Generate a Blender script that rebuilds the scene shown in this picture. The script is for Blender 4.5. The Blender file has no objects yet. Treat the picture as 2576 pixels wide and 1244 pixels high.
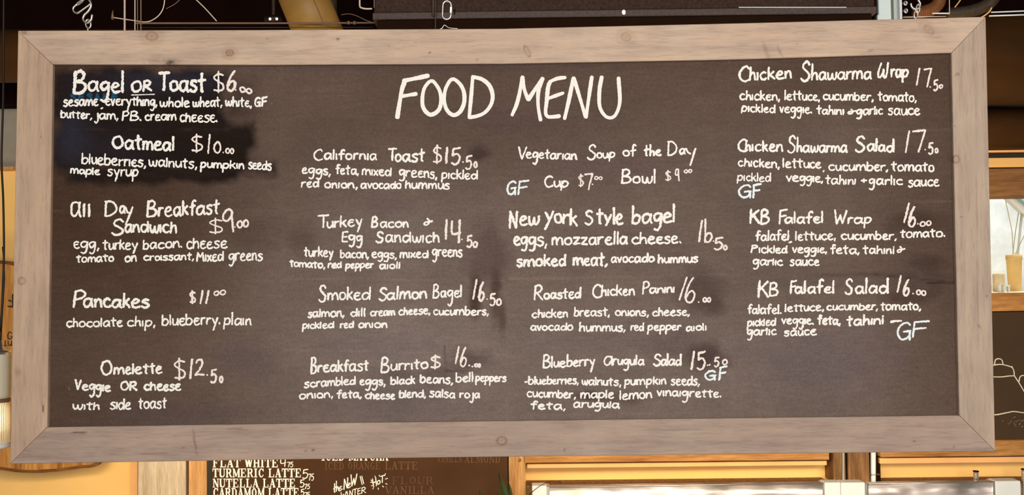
import bpy, math, random
import numpy as np
from mathutils import Vector, Matrix

# ------------------------------------------------------------------ camera
scn = bpy.context.scene
HF = math.radians(55.0)
FPX = 1288.0/math.tan(HF/2)
YAW, PITCH, ROLL = -0.0055, 0.0410, -0.0114
CAM = np.array([0.0414, -2.4739, 1.876])
cy, sy, cp, sp = math.cos(YAW), math.sin(YAW), math.cos(PITCH), math.sin(PITCH)
FW = np.array([sy*cp, cy*cp, sp]); R0 = np.array([cy, -sy, 0.0]); U0 = np.cross(R0, FW)
RT = math.cos(ROLL)*R0 + math.sin(ROLL)*U0
UP = -math.sin(ROLL)*R0 + math.cos(ROLL)*U0
cam_d = bpy.data.cameras.new('camera'); cam = bpy.data.objects.new('camera', cam_d)
scn.collection.objects.link(cam)
cam_d.sensor_fit = 'HORIZONTAL'; cam_d.angle = HF; cam_d.clip_start = 0.05; cam_d.clip_end = 60
M = Matrix.Identity(4)
for i in range(3):
    M[i][0] = RT[i]; M[i][1] = UP[i]; M[i][2] = -FW[i]; M[i][3] = CAM[i]
cam.matrix_world = M
scn.camera = cam

# ------------------------------------------------------------------ world, lights, exposure
w = bpy.data.worlds.new('world'); scn.world = w; w.use_nodes = True
w.node_tree.nodes['Background'].inputs[0].default_value = (1.0, 0.95, 0.9, 1)
w.node_tree.nodes['Background'].inputs[1].default_value = 0.12
scn.view_settings.view_transform = 'Standard'; scn.view_settings.look = 'None'
scn.view_settings.gamma = 1.0; scn.view_settings.exposure = 0.0
scn.view_settings.use_curve_mapping = False
def area(name, loc, tgt, size, power, col):
    d = bpy.data.lights.new(name, 'AREA'); d.shape = 'RECTANGLE'; d.size, d.size_y = size
    d.energy = power; d.color = col
    o = bpy.data.objects.new(name, d); scn.collection.objects.link(o); o.location = loc
    o.rotation_euler = (Vector(tgt)-Vector(loc)).to_track_quat('-Z', 'Y').to_euler()
    return o
# added broad area light behind the camera, lighting the sign; no window there
area('added_front_light', (0.6, -5.2, 2.5), (0.1, 0, 2.0), (4.6, 2.4), 305, (1.0, 0.97, 0.93))
# added warm lights hidden behind the sign, brightening the back wall and the ducts above
area('wall_fill', (-0.85, 0.75, 1.44), (-0.95, 1.6, 1.25), (1.5, 0.12), 8.5, (1.0, 0.80, 0.52))
area('wall_fill', (0.85, 0.75, 1.44), (1.0, 1.6, 1.25), (1.6, 0.12), 12, (1.0, 0.82, 0.56))
area('wall_fill', (-1.45, 0.80, 1.42), (-1.5, 1.6, 1.25), (0.2, 0.05), 2.2, (1.0, 0.80, 0.52))  # added so the wooden sign casts a shadow on the yellow wall
area('duct_fill', (-1.25, 0.85, 1.85), (-1.3, 1.15, 3.0), (0.5, 0.12), 5, (1.0, 0.74, 0.40))
area('duct_fill', (1.3, 0.85, 1.85), (1.5, 1.15, 3.0), (0.5, 0.12), 7, (1.0, 0.74, 0.40))
# daylight behind the side window
area('outdoor_light', (2.6, 2.35, 3.2), (2.35, 2.9, 1.7), (1.2, 0.8), 40, (1.0, 0.98, 0.95))

# ------------------------------------------------------------------ helpers
YF, YP = 0.0, 0.012                      # frame front, chalk panel
def at(px, py, Y):
    px = np.asarray(px, float); py = np.asarray(py, float)
    d = FW + ((px-1288)/FPX)[..., None]*RT + ((622-py)/FPX)[..., None]*UP
    t = (Y-CAM[1])/d[..., 1]
    return CAM + d*t[..., None]
def P(px, py, Y): return tuple(at(np.array(px), np.array(py), Y))
def lin(r, g, b):
    f = lambda c: (c/255/12.92) if c/255 <= 0.04045 else ((c/255+0.055)/1.055)**2.4
    return (f(r), f(g), f(b))
def K(*c, k=1.0):
    return tuple(min(1, x*k) for x in lin(*c))+(1,)

def newmat(name):
    m = bpy.data.materials.new(name); m.use_nodes = True
    nt = m.node_tree; b = nt.nodes['Principled BSDF']
    return m, nt, b
def coords(nt, scale=(1, 1, 1), kind='Object', rot=(0, 0, 0)):
    tc = nt.nodes.new('ShaderNodeTexCoord'); mp = nt.nodes.new('ShaderNodeMapping')
    mp.inputs['Scale'].default_value = scale; mp.inputs['Rotation'].default_value = rot
    nt.links.new(tc.outputs[kind], mp.inputs[0]); return mp.outputs[0]
def noise(nt, vec, scale, detail=4, rough=.55):
    n = nt.nodes.new('ShaderNodeTexNoise'); n.inputs['Scale'].default_value = scale
    n.inputs['Detail'].default_value = detail; n.inputs['Roughness'].default_value = rough
    nt.links.new(vec, n.inputs['Vector']); return n.outputs['Fac']
def ramp(nt, fac, stops):
    r = nt.nodes.new('ShaderNodeValToRGB')
    while len(r.color_ramp.elements) < len(stops): r.color_ramp.elements.new(0.5)
    for e, (p, c) in zip(r.color_ramp.elements, stops): e.position = p; e.color = c
    nt.links.new(fac, r.inputs[0]); return r.outputs[0]
def mix(nt, a, b, fac, mode='MIX'):
    n = nt.nodes.new('ShaderNodeMix'); n.data_type = 'RGBA'; n.blend_type = mode
    for s, v in ((n.inputs[6], a), (n.inputs[7], b), (n.inputs[0], fac)):
        if isinstance(v, (int, float, tuple)): s.default_value = v
        else: nt.links.new(v, s)
    return n.outputs[2]
def bump(nt, b, h, s=.3, d=.002):
    n = nt.nodes.new('ShaderNodeBump'); n.inputs['Strength'].default_value = s; n.inputs['Distance'].default_value = d
    nt.links.new(h, n.inputs['Height']); nt.links.new(n.outputs[0], b.inputs['Normal'])
def plain(name, col, rough=.7, metal=0, var=.12, scale=9, bmp=.1, spec=.3, stretch=(1, 1, 1)):
    m, nt, b = newmat(name)
    f = noise(nt, coords(nt, stretch), scale, 5, .6)
    lo = tuple(max(0, c*(1-var)) for c in col[:3])+(1,); hi = tuple(min(1, c*(1+var)) for c in col[:3])+(1,)
    nt.links.new(ramp(nt, f, [(.3, lo), (.7, hi)]), b.inputs['Base Color'])
    b.inputs['Roughness'].default_value = rough; b.inputs['Metallic'].default_value = metal
    b.inputs['Specular IOR Level'].default_value = spec
    if bmp: bump(nt, b, f, bmp)
    return m
def wood(name, dark, lightc, axis='x', rough=.65, fine=1.0):
    m, nt, b = newmat(name)
    st = {'x': (1.2, 10, 14), 'z': (14, 10, 1.2)}[axis]
    v = coords(nt, st)
    f = noise(nt, v, 3.2*fine, 6, .62); g = noise(nt, v, 14*fine, 3, .6)
    mid = tuple((a+c)/2 for a, c in zip(dark, lightc))
    c = ramp(nt, f, [(.32, dark), (.5, mid), (.68, lightc)])
    c2 = mix(nt, c, ramp(nt, g, [(.35, (.62, .6, .58, 1)), (.6, (1, 1, 1, 1))]), .55, 'MULTIPLY')
    nt.links.new(c2, b.inputs['Base Color']); b.inputs['Roughness'].default_value = rough
    b.inputs['Specular IOR Level'].default_value = .25
    bump(nt, b, g, .25, .001)
    return m

def setp(o, label=None, cat=None, group=None, kind=None):
    if label: o['label'] = label
    if cat: o['category'] = cat
    if group: o['group'] = group
    if kind: o['kind'] = kind
    return o
def empty(name, loc, label, cat, group=None):
    o = bpy.data.objects.new(name, None); scn.collection.objects.link(o); o.location = loc
    o.empty_display_size = .05
    return setp(o, label, cat, group)
WORLD = {}
def obj(name, V, F, mat, parent=None, smooth=False, cols=None):
    """world-space vertices become one mesh object with its origin at its base"""
    V = np.asarray(V, float).reshape(-1, 3)
    base = np.array([(V[:, 0].min()+V[:, 0].max())/2, (V[:, 1].min()+V[:, 1].max())/2, V[:, 2].min()])
    me = bpy.data.meshes.new(name); me.from_pydata((V-base).tolist(), [], F); me.validate(); me.update()
    me.materials.append(mat)
    if smooth: me.shade_smooth()
    if cols is not None:
        a = me.color_attributes.new('Col', 'FLOAT_COLOR', 'POINT')
        a.data.foreach_set('color', np.asarray(cols, np.float32).ravel())
    o = bpy.data.objects.new(name, me); scn.collection.objects.link(o)
    pb = np.zeros(3)
    if parent is not None:
        o.parent = parent; pb = WORLD.get(parent.name, np.array(parent.location))
    o.location = base-pb; WORLD[o.name] = base
    return o
class MB:
    def __init__(s): s.V = []; s.F = []
    def add(s, V, F):
        n = len(s.V); s.V += [tuple(v) for v in V]; s.F += [tuple(i+n for i in f) for f in F]; return s
    def box(s, a, b, bev=0.0):
        (x0, y0, z0), (x1, y1, z1) = a, b
        if bev <= 0:
            V = [(x, y, z) for x in (x0, x1) for y in (y0, y1) for z in (z0, z1)]
            F = [(0, 1, 3, 2), (4, 6, 7, 5), (0, 4, 5, 1), (2, 3, 7, 6), (0, 2, 6, 4), (1, 5, 7, 3)]
            return s.add(V, F)
        V = []; idx = {}
        for ix in (0, 1):
            for iy in (0, 1):
                for iz in (0, 1):
                    for ax in range(3):
                        p = [x0+bev if ix == 0 else x1-bev, y0+bev if iy == 0 else y1-bev, z0+bev if iz == 0 else z1-bev]
                        p[ax] = ((x0, x1)[ix], (y0, y1)[iy], (z0, z1)[iz])[ax]
                        idx[ix, iy, iz, ax] = len(V); V.append(tuple(p))
        F = []
        for ax in range(3):
            o1, o2 = [a for a in range(3) if a != ax]
            for s_ in (0, 1):
                q = []
                for u, v in ((0, 0), (1, 0), (1, 1), (0, 1)):
                    k = [0, 0, 0]; k[ax] = s_; k[o1] = u; k[o2] = v; q.append(idx[k[0], k[1], k[2], ax])
                F.append(tuple(q))
        for ax in range(3):
            o1, o2 = [a for a in range(3) if a != ax]
            for u in (0, 1):
                for v in (0, 1):
                    q = []
                    for t, f in ((0, o1), (1, o1), (1, o2), (0, o2)):
                        k = [0, 0, 0]; k[ax] = t; k[o1] = u; k[o2] = v; q.append(idx[k[0], k[1], k[2], f])
                    F.append(tuple(q))
            
        for ix in (0, 1):
            for iy in (0, 1):
                for iz in (0, 1): F.append(tuple(idx[ix, iy, iz, a] for a in range(3)))
        return s.add(V, F)
    def quad(s, px, Y, Y2):
        """prism: polygon of photo points on the plane Y, extruded straight back to Y2"""
        A = [np.array(P(x, y, Y)) for x, y in px]; n = len(A)
        B = [a+np.array([0, Y2-Y, 0]) for a in A]
        F = [tuple(range(n))[::-1], tuple(range(n, 2*n))] + [(i, (i+1) % n, n+(i+1) % n, n+i) for i in range(n)]
        return s.add(A+B, F)
    def tube(s, pts, r, n=10, closed=False, caps=True):
        pts = [Vector(p) for p in pts]; N = len(pts); V = []; F = []
        rr = r if hasattr(r, '__len__') else [r]*N
        up = None
        for i, p in enumerate(pts):
            a = pts[(i-1) % N] if (closed or i > 0) else p
            b = pts[(i+1) % N] if (closed or i < N-1) else p
            t = (b-a).normalized()
            if up is None:
                up = Vector((0, 1, 0)) if abs(t.y) < .9 else Vector((0, 0, 1))
            s1 = t.cross(up).normalized(); up = s1.cross(t).normalized()
            for k in range(n):
                an = 2*math.pi*k/n
                V.append(tuple(p+(s1*math.cos(an)+up*math.sin(an))*rr[i]))
        for i in range(N if closed else N-1):
            j = (i+1) % N
            for k in range(n):
                k2 = (k+1) % n; F.append((i*n+k, i*n+k2, j*n+k2, j*n+k))
        if not closed and caps:
            F.append(tuple(range(n))[::-1]); F.append(tuple((N-1)*n+k for k in range(n)))
        return s.add(V, F)
    def lathe(s, c, prof, n=48, rib=0, nr=0):
        V = []; F = []; m = len(prof)
        for (r, z, *q) in prof:
            for k in range(n):
                a = 2*math.pi*k/n
                r2 = r*(1+(rib*math.cos(a*nr) if (q and q[0]) else 0))
                V.append((c[0]+r2*math.cos(a), c[1]+r2*math.sin(a), c[2]+z))
        for i in range(m-1):
            for k in range(n):
                k2 = (k+1) % n; F.append((i*n+k, i*n+k2, (i+1)*n+k2, (i+1)*n+k))
        return s.add(V, F)
    def build(s, name, mat, parent=None, smooth=False):
        return obj(name, s.V, s.F, mat, parent, smooth)
def one(mb, name, mat, label, cat, group=None, smooth=False):
    return setp(mb.build(name, mat, None, smooth), label, cat, group)
def pbox(x0, y0, x1, y1, Y, Y2, bev=0.0):
    """axis-aligned box whose front face covers about this photo rectangle at depth Y"""
    a = at(np.array([x0, x1, x0, x1]), np.array([y0, y0, y1, y1]), Y)
    xl = (a[0, 0]+a[2, 0])/2; xr = (a[1, 0]+a[3, 0])/2; zt = (a[0, 2]+a[1, 2])/2; zb = (a[2, 2]+a[3, 2])/2
    return MB().box((xl, Y, zb), (xr, Y2, zt), bev)
def cr(pts, step=2.5):
    """Catmull-Rom through photo points, resampled"""
    p = np.array(pts, float)
    if len(p) == 2:
        n = max(2, int(np.hypot(*(p[1]-p[0]))/step)+1); t = np.linspace(0, 1, n)[:, None]
        return p[0]*(1-t)+p[1]*t
    closed = np.hypot(*(p[0]-p[-1])) < 1e-6
    q = np.vstack([p[-2] if closed else 2*p[0]-p[1], p, p[1] if closed else 2*p[-1]-p[-2]])
    out = []
    for i in range(1, len(q)-2):
        a, b, c, d = q[i-1:i+3]
        n = max(2, int(np.hypot(*(c-b))/step)+1)
        for t in np.linspace(0, 1, n, endpoint=False):
            out.append(.5*((2*b)+(-a+c)*t+(2*a-5*b+4*c-d)*t*t+(-a+3*b-3*c+d)*t**3))
    out.append(q[-2]); return np.array(out)

# ------------------------------------------------------------------ materials
KB_ = 1.07      # albedo scale
m_white = plain('white_paint', (.80, .82, .80, 1), .45, var=.04)
m_metal = plain('zinc_plated_steel', (.78, .76, .72, 1), .28, .9, var=.08, scale=60)
m_wall_yellow = plain('yellow_wall_paint', K(250, 202, 122), .8, var=.05, scale=3, bmp=.05)
m_wall_grey = plain('grey_plaster', (.30, .26, .21, 1), .9, var=.08, scale=20)
m_dark = plain('dark_ceiling_paint', (.006, .0015, .001, 1), .95, var=.2, spec=.05)
m_floor = plain('dark_floor', (.08, .06, .05, 1), .5)
m_duct = plain('brown_painted_duct', (.070, .027, .006, 1), .55, 0, var=.2, scale=4, stretch=(1, 1, 3), spec=.25)
m_unit = plain('grey_brown_metal', (.048, .027, .019, 1), .7, 0, var=.35, scale=120, bmp=.2, spec=.08)
m_unit2 = plain('grey_metal_lip', (.080, .052, .043, 1), .65, 0, var=.3, scale=120)
m_under = plain('dark_brown_metal', (.016, .006, .002, 1), .85, var=.2, spec=.06)
m_ochre = plain('ochre_duct', (.36, .19, .045, 1), .5, var=.25, scale=5, stretch=(1, 1, 1))
m_wood_gold = wood('golden_pine', K(150, 96, 42), K(206, 150, 86))
m_wood_goldv = wood('golden_pine_upright', K(160, 108, 56), K(215, 165, 105), 'z')
m_wood_beam = wood('brown_beam', K(112, 72, 36), K(158, 112, 66))
m_wood_peach = plain('peach_trim', K(240, 180, 116), .7, var=.08, scale=6)
m_wood_pale = wood('pale_board', K(186, 164, 134), K(220, 202, 174), 'z')
m_wood_brown = wood('brown_post', K(92, 60, 30), K(150, 108, 64), 'z', fine=1.5)
m_sign = wood('round_sign_wood', K(140, 84, 26), K(206, 150, 80), 'z', fine=.8)
m_black = plain('black_rubber', (.012, .008, .006, 1), .5, var=.1)
m_ink = plain('black_ink', (.03, .02, .015, 1), .8)
m_wire = plain('pale_wire', (.72, .60, .48, 1), .5, .2)
m_wire2 = plain('brown_wire', (.26, .17, .12, 1), .5, .2)
m_tan = plain('tan_conduit', (.22, .13, .08, 1), .5, .2)
m_hose = plain('copper_brown_hose', (.20, .07, .02, 1), .6, var=.3, scale=40)
m_hosed = plain('dark_hose', (.055, .035, .02, 1), .6, var=.3, scale=40)
m_drink = plain('brown_chalkboard', K(74, 48, 30), .85, var=.22, scale=3.5, bmp=0, spec=.15)
m_drink_edge = plain('dark_green_edge', K(52, 48, 38), .8)
m_leaf = plain('dark_green_leaf', (.035, .05, .012, 1), .6, var=.4)
m_chalk2 = plain('cream_paint_lettering', (.92, .88, .78, 1), .9, var=.03)
m_ghost = plain('faded_lettering', K(112, 80, 56), .9, var=.25, scale=60)
m_cream = plain('cream_enamel', (.72, .66, .50, 1), .35, var=.05)

# steel with soft warped reflections painted into its base colour
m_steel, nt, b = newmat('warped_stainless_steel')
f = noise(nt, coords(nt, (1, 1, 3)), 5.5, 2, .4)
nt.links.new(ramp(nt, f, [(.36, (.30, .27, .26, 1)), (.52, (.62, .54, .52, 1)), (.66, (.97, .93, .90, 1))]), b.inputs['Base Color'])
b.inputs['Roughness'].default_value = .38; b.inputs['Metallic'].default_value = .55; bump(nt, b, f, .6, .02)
# glass
m_glass, nt, b = newmat('clear_glass')
b.inputs['Transmission Weight'].default_value = 1; b.inputs['Roughness'].default_value = .02; b.inputs['IOR'].default_value = 1.1
b.inputs['Base Color'].default_value = (.96, .98, .97, 1)
m_rglass, nt, b = newmat('ribbed_lamp_glass')
b.inputs['Transmission Weight'].default_value = .55; b.inputs['Roughness'].default_value = .12
b.inputs['Base Color'].default_value = (.95, .82, .58, 1)
# glowing bulbs
m_bulb, nt, b = newmat('lit_bulb')
b.inputs['Emission Color'].default_value = (1, .93, .85, 1); b.inputs['Emission Strength'].default_value = 6

# weathered frame wood: grain in nodes, knots and stains in the vertex colour
def frame_wood(name, base, axis):
    m, nt, b = newmat(name)
    st = {'x': (1.0, 1, 11), 'z': (11, 1, 1.0)}[axis]
    v = coords(nt, st)
    f = noise(nt, v, 4.0, 6, .6); g = noise(nt, v, 26, 4, .6)
    blot = noise(nt, coords(nt, (1, 1, 1)), 7, 3, .5)
    warm = tuple(c*k for c, k in zip(base[:3], (1.12, 1.10, 1.05)))+(1,)
    cool = tuple(c*k for c, k in zip(base[:3], (.84, .83, .84)))+(1,)
    c = ramp(nt, f, [(.34, cool), (.5, base), (.66, warm)])
    c = mix(nt, c, ramp(nt, g, [(.32, (.74, .70, .68, 1)), (.5, (1, 1, 1, 1)), (.72, (1.0, 1.0, 1.0, 1))]), .6, 'MULTIPLY')
    c = mix(nt, c, ramp(nt, blot, [(.3, (.90, .84, .84, 1)), (.7, (1, 1, 1, 1))]), .8, 'MULTIPLY')
    a = nt.nodes.new('ShaderNodeVertexColor'); a.layer_name = 'Col'
    c = mix(nt, c, a.outputs['Color'], 1.0, 'MULTIPLY')
    nt.links.new(c, b.inputs['Base Color']); b.inputs['Roughness'].default_value = .75
    b.inputs['Specular IOR Level'].default_value = .2
    bump(nt, b, g, .35, .0012)
    return m
m_panel, nt, b = newmat('chalkboard_paint')
a = nt.nodes.new('ShaderNodeVertexColor'); a.layer_name = 'Col'
g = noise(nt, coords(nt, (1, 1, 1)), 210, 3, .7); h = noise(nt, coords(nt, (1, 1, 7)), 16, 5, .65)
c = mix(nt, a.outputs['Color'], ramp(nt, g, [(.3, (.72, .72, .72, 1)), (.7, (1.25, 1.25, 1.25, 1))]), .6, 'MULTIPLY')
c = mix(nt, c, ramp(nt, h, [(.3, (.84, .84, .84, 1)), (.7, (1.12, 1.12, 1.12, 1))]), .7, 'MULTIPLY')
nt.links.new(c, b.inputs['Base Color']); b.inputs['Roughness'].default_value = .9; b.inputs['Specular IOR Level'].default_value = .08
def chalk_mat(name, col, thin, cover=.40):
    m, nt, b = newmat(name)
    f = noise(nt, coords(nt, (1, 1, 1)), 420, 3, .75)
    c = ramp(nt, f, [(cover-.10, thin), (cover, col), (.8, tuple(min(1, x*1.03) for x in col[:3])+(1,))])
    nt.links.new(c, b.inputs['Base Color']); b.inputs['Roughness'].default_value = .95; b.inputs['Specular IOR Level'].default_value = .05
    return m
m_chalk = chalk_mat('white_chalk', (.93, .89, .82, 1), (.55, .48, .42, 1))
m_chalk_pink = chalk_mat('warm_white_chalk', (.90, .80, .73, 1), (.45, .34, .30, 1), .42)
m_chalk_blue = chalk_mat('cool_white_chalk', (.82, .90, .90, 1), (.38, .48, .55, 1), .42)
m_sesame = chalk_mat('faded_blue_chalk', K(36, 80, 106), K(24, 48, 68), .42)
m_faint = chalk_mat('faint_chalk_trace', K(118, 106, 100), K(96, 82, 76), .45)

# ------------------------------------------------------------------ the room
def struct(mb, name, mat): return setp(mb.build(name, mat), kind='structure')
YW = 1.6
zc = 3.75
struct(MB().box((-4.2, -6.2, -.1), (4.2, 3.4, 0)), 'floor', m_floor)
struct(MB().box((-4.2, -6.2, zc), (4.2, 3.4, zc+.1)), 'ceiling', m_dark)
struct(MB().box((-4.3, -6.2, 0), (-4.2, 3.4, zc)), 'wall_left', m_wall_grey)
struct(MB().box((4.2, -6.2, 0), (4.3, 3.4, zc)), 'wall_right', m_wall_grey)
zy = P(20, 427, YW)[2]; zg = P(20, 262, YW)[2]
wx = P(2440, 600, YW)[0]; wz0 = P(2540, 760, YW)[2]; wz1 = P(2540, 470, YW)[2]
xr = 3.4
# back wall: yellow paint below, grey plaster band, dark paint above; an opening for the side window
mb = MB()
mb.box((-4.2, YW, 0), (wx, YW+.12, zy)); mb.box((wx, YW, 0), (xr, YW+.12, wz0)); mb.box((xr, YW, 0), (4.2, YW+.12, zy))
mb.box((wx, YW, wz1), (xr, YW+.12, zy))
wb = struct(mb, 'wall_back', m_wall_yellow)
setp(MB().box((-4.2, YW+.001, zy), (4.2, YW+.12, zg)).build('plaster_band', m_wall_grey, wb), label='grey plaster band above the yellow paint')
setp(MB().box((-4.2, YW+.002, zg), (4.2, YW+.12, zc)).build('upper_wall', m_dark, wb), label='dark painted upper wall')

# ------------------------------------------------------------------ framed chalkboard
sign = empty('chalkboard_sign', P(1288, 1150, YF+.02), 'long food menu chalkboard in a weathered grey wooden frame, covered in white chalk handwriting', 'chalkboard')
rng = np.random.default_rng(5)
def fbm(x, y, s, seed, octv=4):
    out = 0; amp = 1; tot = 0
    for o in range(octv):
        r = np.random.default_rng(seed+o*17); G = r.random((97, 97))
        u = x/s*(2**o)+seed*1.37; v = y/s*(2**o)+seed*.71
        i = np.floor(u).astype(int); j = np.floor(v).astype(int); a = u-i; b_ = v-j
        a = a*a*(3-2*a); b_ = b_*b_*(3-2*b_)
        g = lambda p, q: G[p % 97, q % 97]
        out = out+amp*((g(i, j)*(1-a)+g(i+1, j)*a)*(1-b_)+(g(i, j+1)*(1-a)+g(i+1, j+1)*a)*b_)
        tot += amp; amp *= .5
    return out/tot
def curve(pts):
    p = np.array(pts, float); return lambda t: np.stack([np.interp(t, np.linspace(0, 1, len(p)), p[:, 0]), np.interp(t, np.linspace(0, 1, len(p)), p[:, 1])], -1)
# knots and marks: x, y, rx, ry, tilt, kind, strength
KN = [(382, 91, 17, 12, 0, 'k', .45), (578, 133, 11, 9, 0, 'k', .6), (850, 98, 4, 3, 0, 'd', .6), (1081, 132, 2.5, 3, .5, 'd', .6),
      (1046, 106, 4, 2, 0, 'd', .25), (978, 116, 3, 3, 0, 'd', .2), (1326, 129, 6, 16, -.45, 'r', .5), (1575, 93, 14, 11, .4, 'k', .35), (1200, 151, 3, 2, 0, 'd', .5),
      (1927, 128, 5, 24, -.35, 'd', .22), (1962, 130, 2, 18, -.5, 'd', .4), (2337, 75, 17, 9, .7, 'k', .38), (2190, 127, 9, 2, 0, 'd', .4),
      (2005, 110, 3, 2, 0, 'd', .3), (672, 98, 3, 2, 0, 'd', .3), (428, 157, 17, 9, 0, 's', .8), (400, 152, 40, 14, 0, 's', .25), (60, 80, 7, 5, .5, 'k', .6),
      (55, 706, 9, 9, 0, 'r', .5), (45, 935, 5, 6, 0, 'k', .4), (2405, 400, 8, 10, 0, 'r', .5), (2408, 187, 4, 4, 0, 'r', .6), (2402, 317, 2, 2, 0, 'd', .5),
      (1262, 1108, 13, 11, 0, 'r', .5), (200, 1087, 20, 2.5, .05, 'd', .7), (490, 1110, 1.6, 32, -.17, 'd', .65), (108, 1027, 2.2, 9, 0, 'd', .8),
      (107, 1005, 1.2, 14, .1, 'd', .4), (788, 1131, 3.4, 3, 0, 'd', .7), (769, 1133, 2.4, 2.4, 0, 'd', .6), (460, 1126, 4, 1.5, 0, 'd', .4), (385, 1140, 36, 1.5, -.03, 'd', .35),
      (2300, 1109, 4, 1.3, 0, 'd', .5), (2400, 1122, 2.5, 6, .2, 'd', .25), (595, 1078, 26, 2, .05, 'd', .35), (2458, 600, 1, 220, -.01, 'd', .25), (2420, 546, 5, 1.2, 0, 'd', .4),
      (2482, 744, 4, 3, 0, 'd', .3), (1420, 1130, 3, 5, .2, 'd', .3), (2463, 820, 2.5, 6, -.4, 'd', .35), (1380, 148, 38, 1.5, -.02, 'd', .3), (102, 344, 2, 2, 0, 'd', .5),
      (1390, 1098, 40, 1, .02, 'd', .18), (840, 1090, 90, 1.5, -.03, 'd', .2), (1700, 1080, 120, 1.3, 0, 'd', .15)]
def frame_cols(X, Y):
    C = np.ones(X.shape+(3,))
    n1 = fbm(X, Y, 60, 3, 3)
    for (kx, ky, rx, ry, an, kd, s) in KN:
        dx = X-kx; dy = Y-ky; ca, sa = math.cos(an), math.sin(an)
        u = (dx*ca+dy*sa)/rx; v = (-dx*sa+dy*ca)/ry; d = np.sqrt(u*u+v*v)
        if kd == 'k':
            m_ = np.clip((1.15-d)/.3, 0, 1)*s; m_ = m_*(.7+.3*np.cos(d*7)); halo = np.exp(-((d-1.5)/.6)**2)*.12
            C = C*(1-(m_[..., None]*np.array([.78, 1.05, 1.2])))*(1-halo[..., None])
        elif kd == 'r':
            m_ = np.exp(-((d-.9)/.22)**2)*s + np.exp(-(d/.35)**2)*s*.25
            C = C*(1-(m_[..., None]*np.array([.7, .9, 1.0])))
        elif kd == 'd':
            m_ = np.clip((1.3-d)/.6, 0, 1)*s; C = C*(1-m_[..., None]*np.array([.9, .97, 1.0]))
        else:
            m_ = np.exp(-d*d*.9)*s*np.clip(fbm(X, Y, 9, 8, 3)*1.6, 0, 1); C = C*(1-m_[..., None])
    C = C*(0.94+.12*n1)[..., None]
    return C
def rail(outer, inner, mat, along, inner_side):
    """mitred board between two photo curves on the plane y = YF, 38 mm deep"""
    fo, fi = curve(outer), curve(inner)
    L = np.hypot(*(np.array(outer[-1])-np.array(outer[0])))
    n = int(L/3.2); k = 30
    t = np.linspace(0, 1, n); o = fo(t); i_ = fi(t)
    s = np.concatenate([[0], [.014], np.linspace(.045, .955, k-4), [.986], [1]])
    G = o[:, None, :]*(1-s)[None, :, None]+i_[:, None, :]*s[None, :, None]
    # slight chamfer at both long edges
    V = at(G[..., 0], G[..., 1], YF)
    V[:, 0, 1] += .0016; V[:, -1, 1] += .0016
    cols = frame_cols(G[..., 0], G[..., 1])
    kk = len(s)
    F = [(a*kk+c, (a+1)*kk+c, (a+1)*kk+c+1, a*kk+c+1) for a in range(n-1) for c in range(kk-1)]
    if along: F = [f[::-1] for f in F]
    V = V.reshape(-1, 3); C = cols.reshape(-1, 3)
    ring = [a*kk for a in range(n)]+[(n-1)*kk+c for c in range(1, kk)]+[a*kk+kk-1 for a in range(n-2, -1, -1)]+[c for c in range(kk-2, 0, -1)]
    B = V[ring].copy(); B[:, 1] = YF+.038; n0 = len(V); m_ = len(ring)
    V = np.vstack([V, B]); C = np.vstack([C, C[ring]*.9])
    for q in range(m_):
        r = (q+1) % m_; F.append((ring[q], ring[r], n0+r, n0+q) if not along else (ring[r], ring[q], n0+q, n0+r))
    F.append(tuple(n0+q for q in range(m_)) if along else tuple(n0+q for q in range(m_))[::-1])
    return obj('frame_rail', V, F, mat, sign, cols=np.hstack([C, np.ones((len(C), 1))]))
OTL, OTR, OBR, OBL = (45, 77), (2480, 42), (2504, 1134), (25, 1166)
ITL, ITR, IBR, IBL = (133, 162), (2393, 133), (2413, 1044), (119, 1074)
gp = 1.0
rail([OTL, (654, 75), (1263, 72), (1871, 58), OTR], [ITL, (698, 163), (1263, 160), (1828, 150), ITR], frame_wood('weathered_pine_top', K(200, 176, 154), 'x'), True, 0)
rail([OBL, (645, 1156), (1265, 1148), (1885, 1141), OBR], [IBL, (692, 1065), (1266, 1058), (1840, 1051), IBR], frame_wood('weathered_pine_bottom', K(173, 152, 137), 'x'), False, 0)
rail([(OTL[0], OTL[1]+gp), (OBL[0], OBL[1]-gp)], [(ITL[0]-.5, ITL[1]+gp), (IBL[0]-.5, IBL[1]-gp)], frame_wood('weathered_pine_left', K(190, 164, 140), 'z'), False, 0)
rail([(OTR[0], OTR[1]+gp), (OBR[0], OBR[1]-gp)], [(ITR[0]+.5, ITR[1]+gp), (IBR[0]+.5, IBR[1]-gp)], frame_wood('weathered_pine_right', K(185, 165, 146), 'z'), True, 0)

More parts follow.
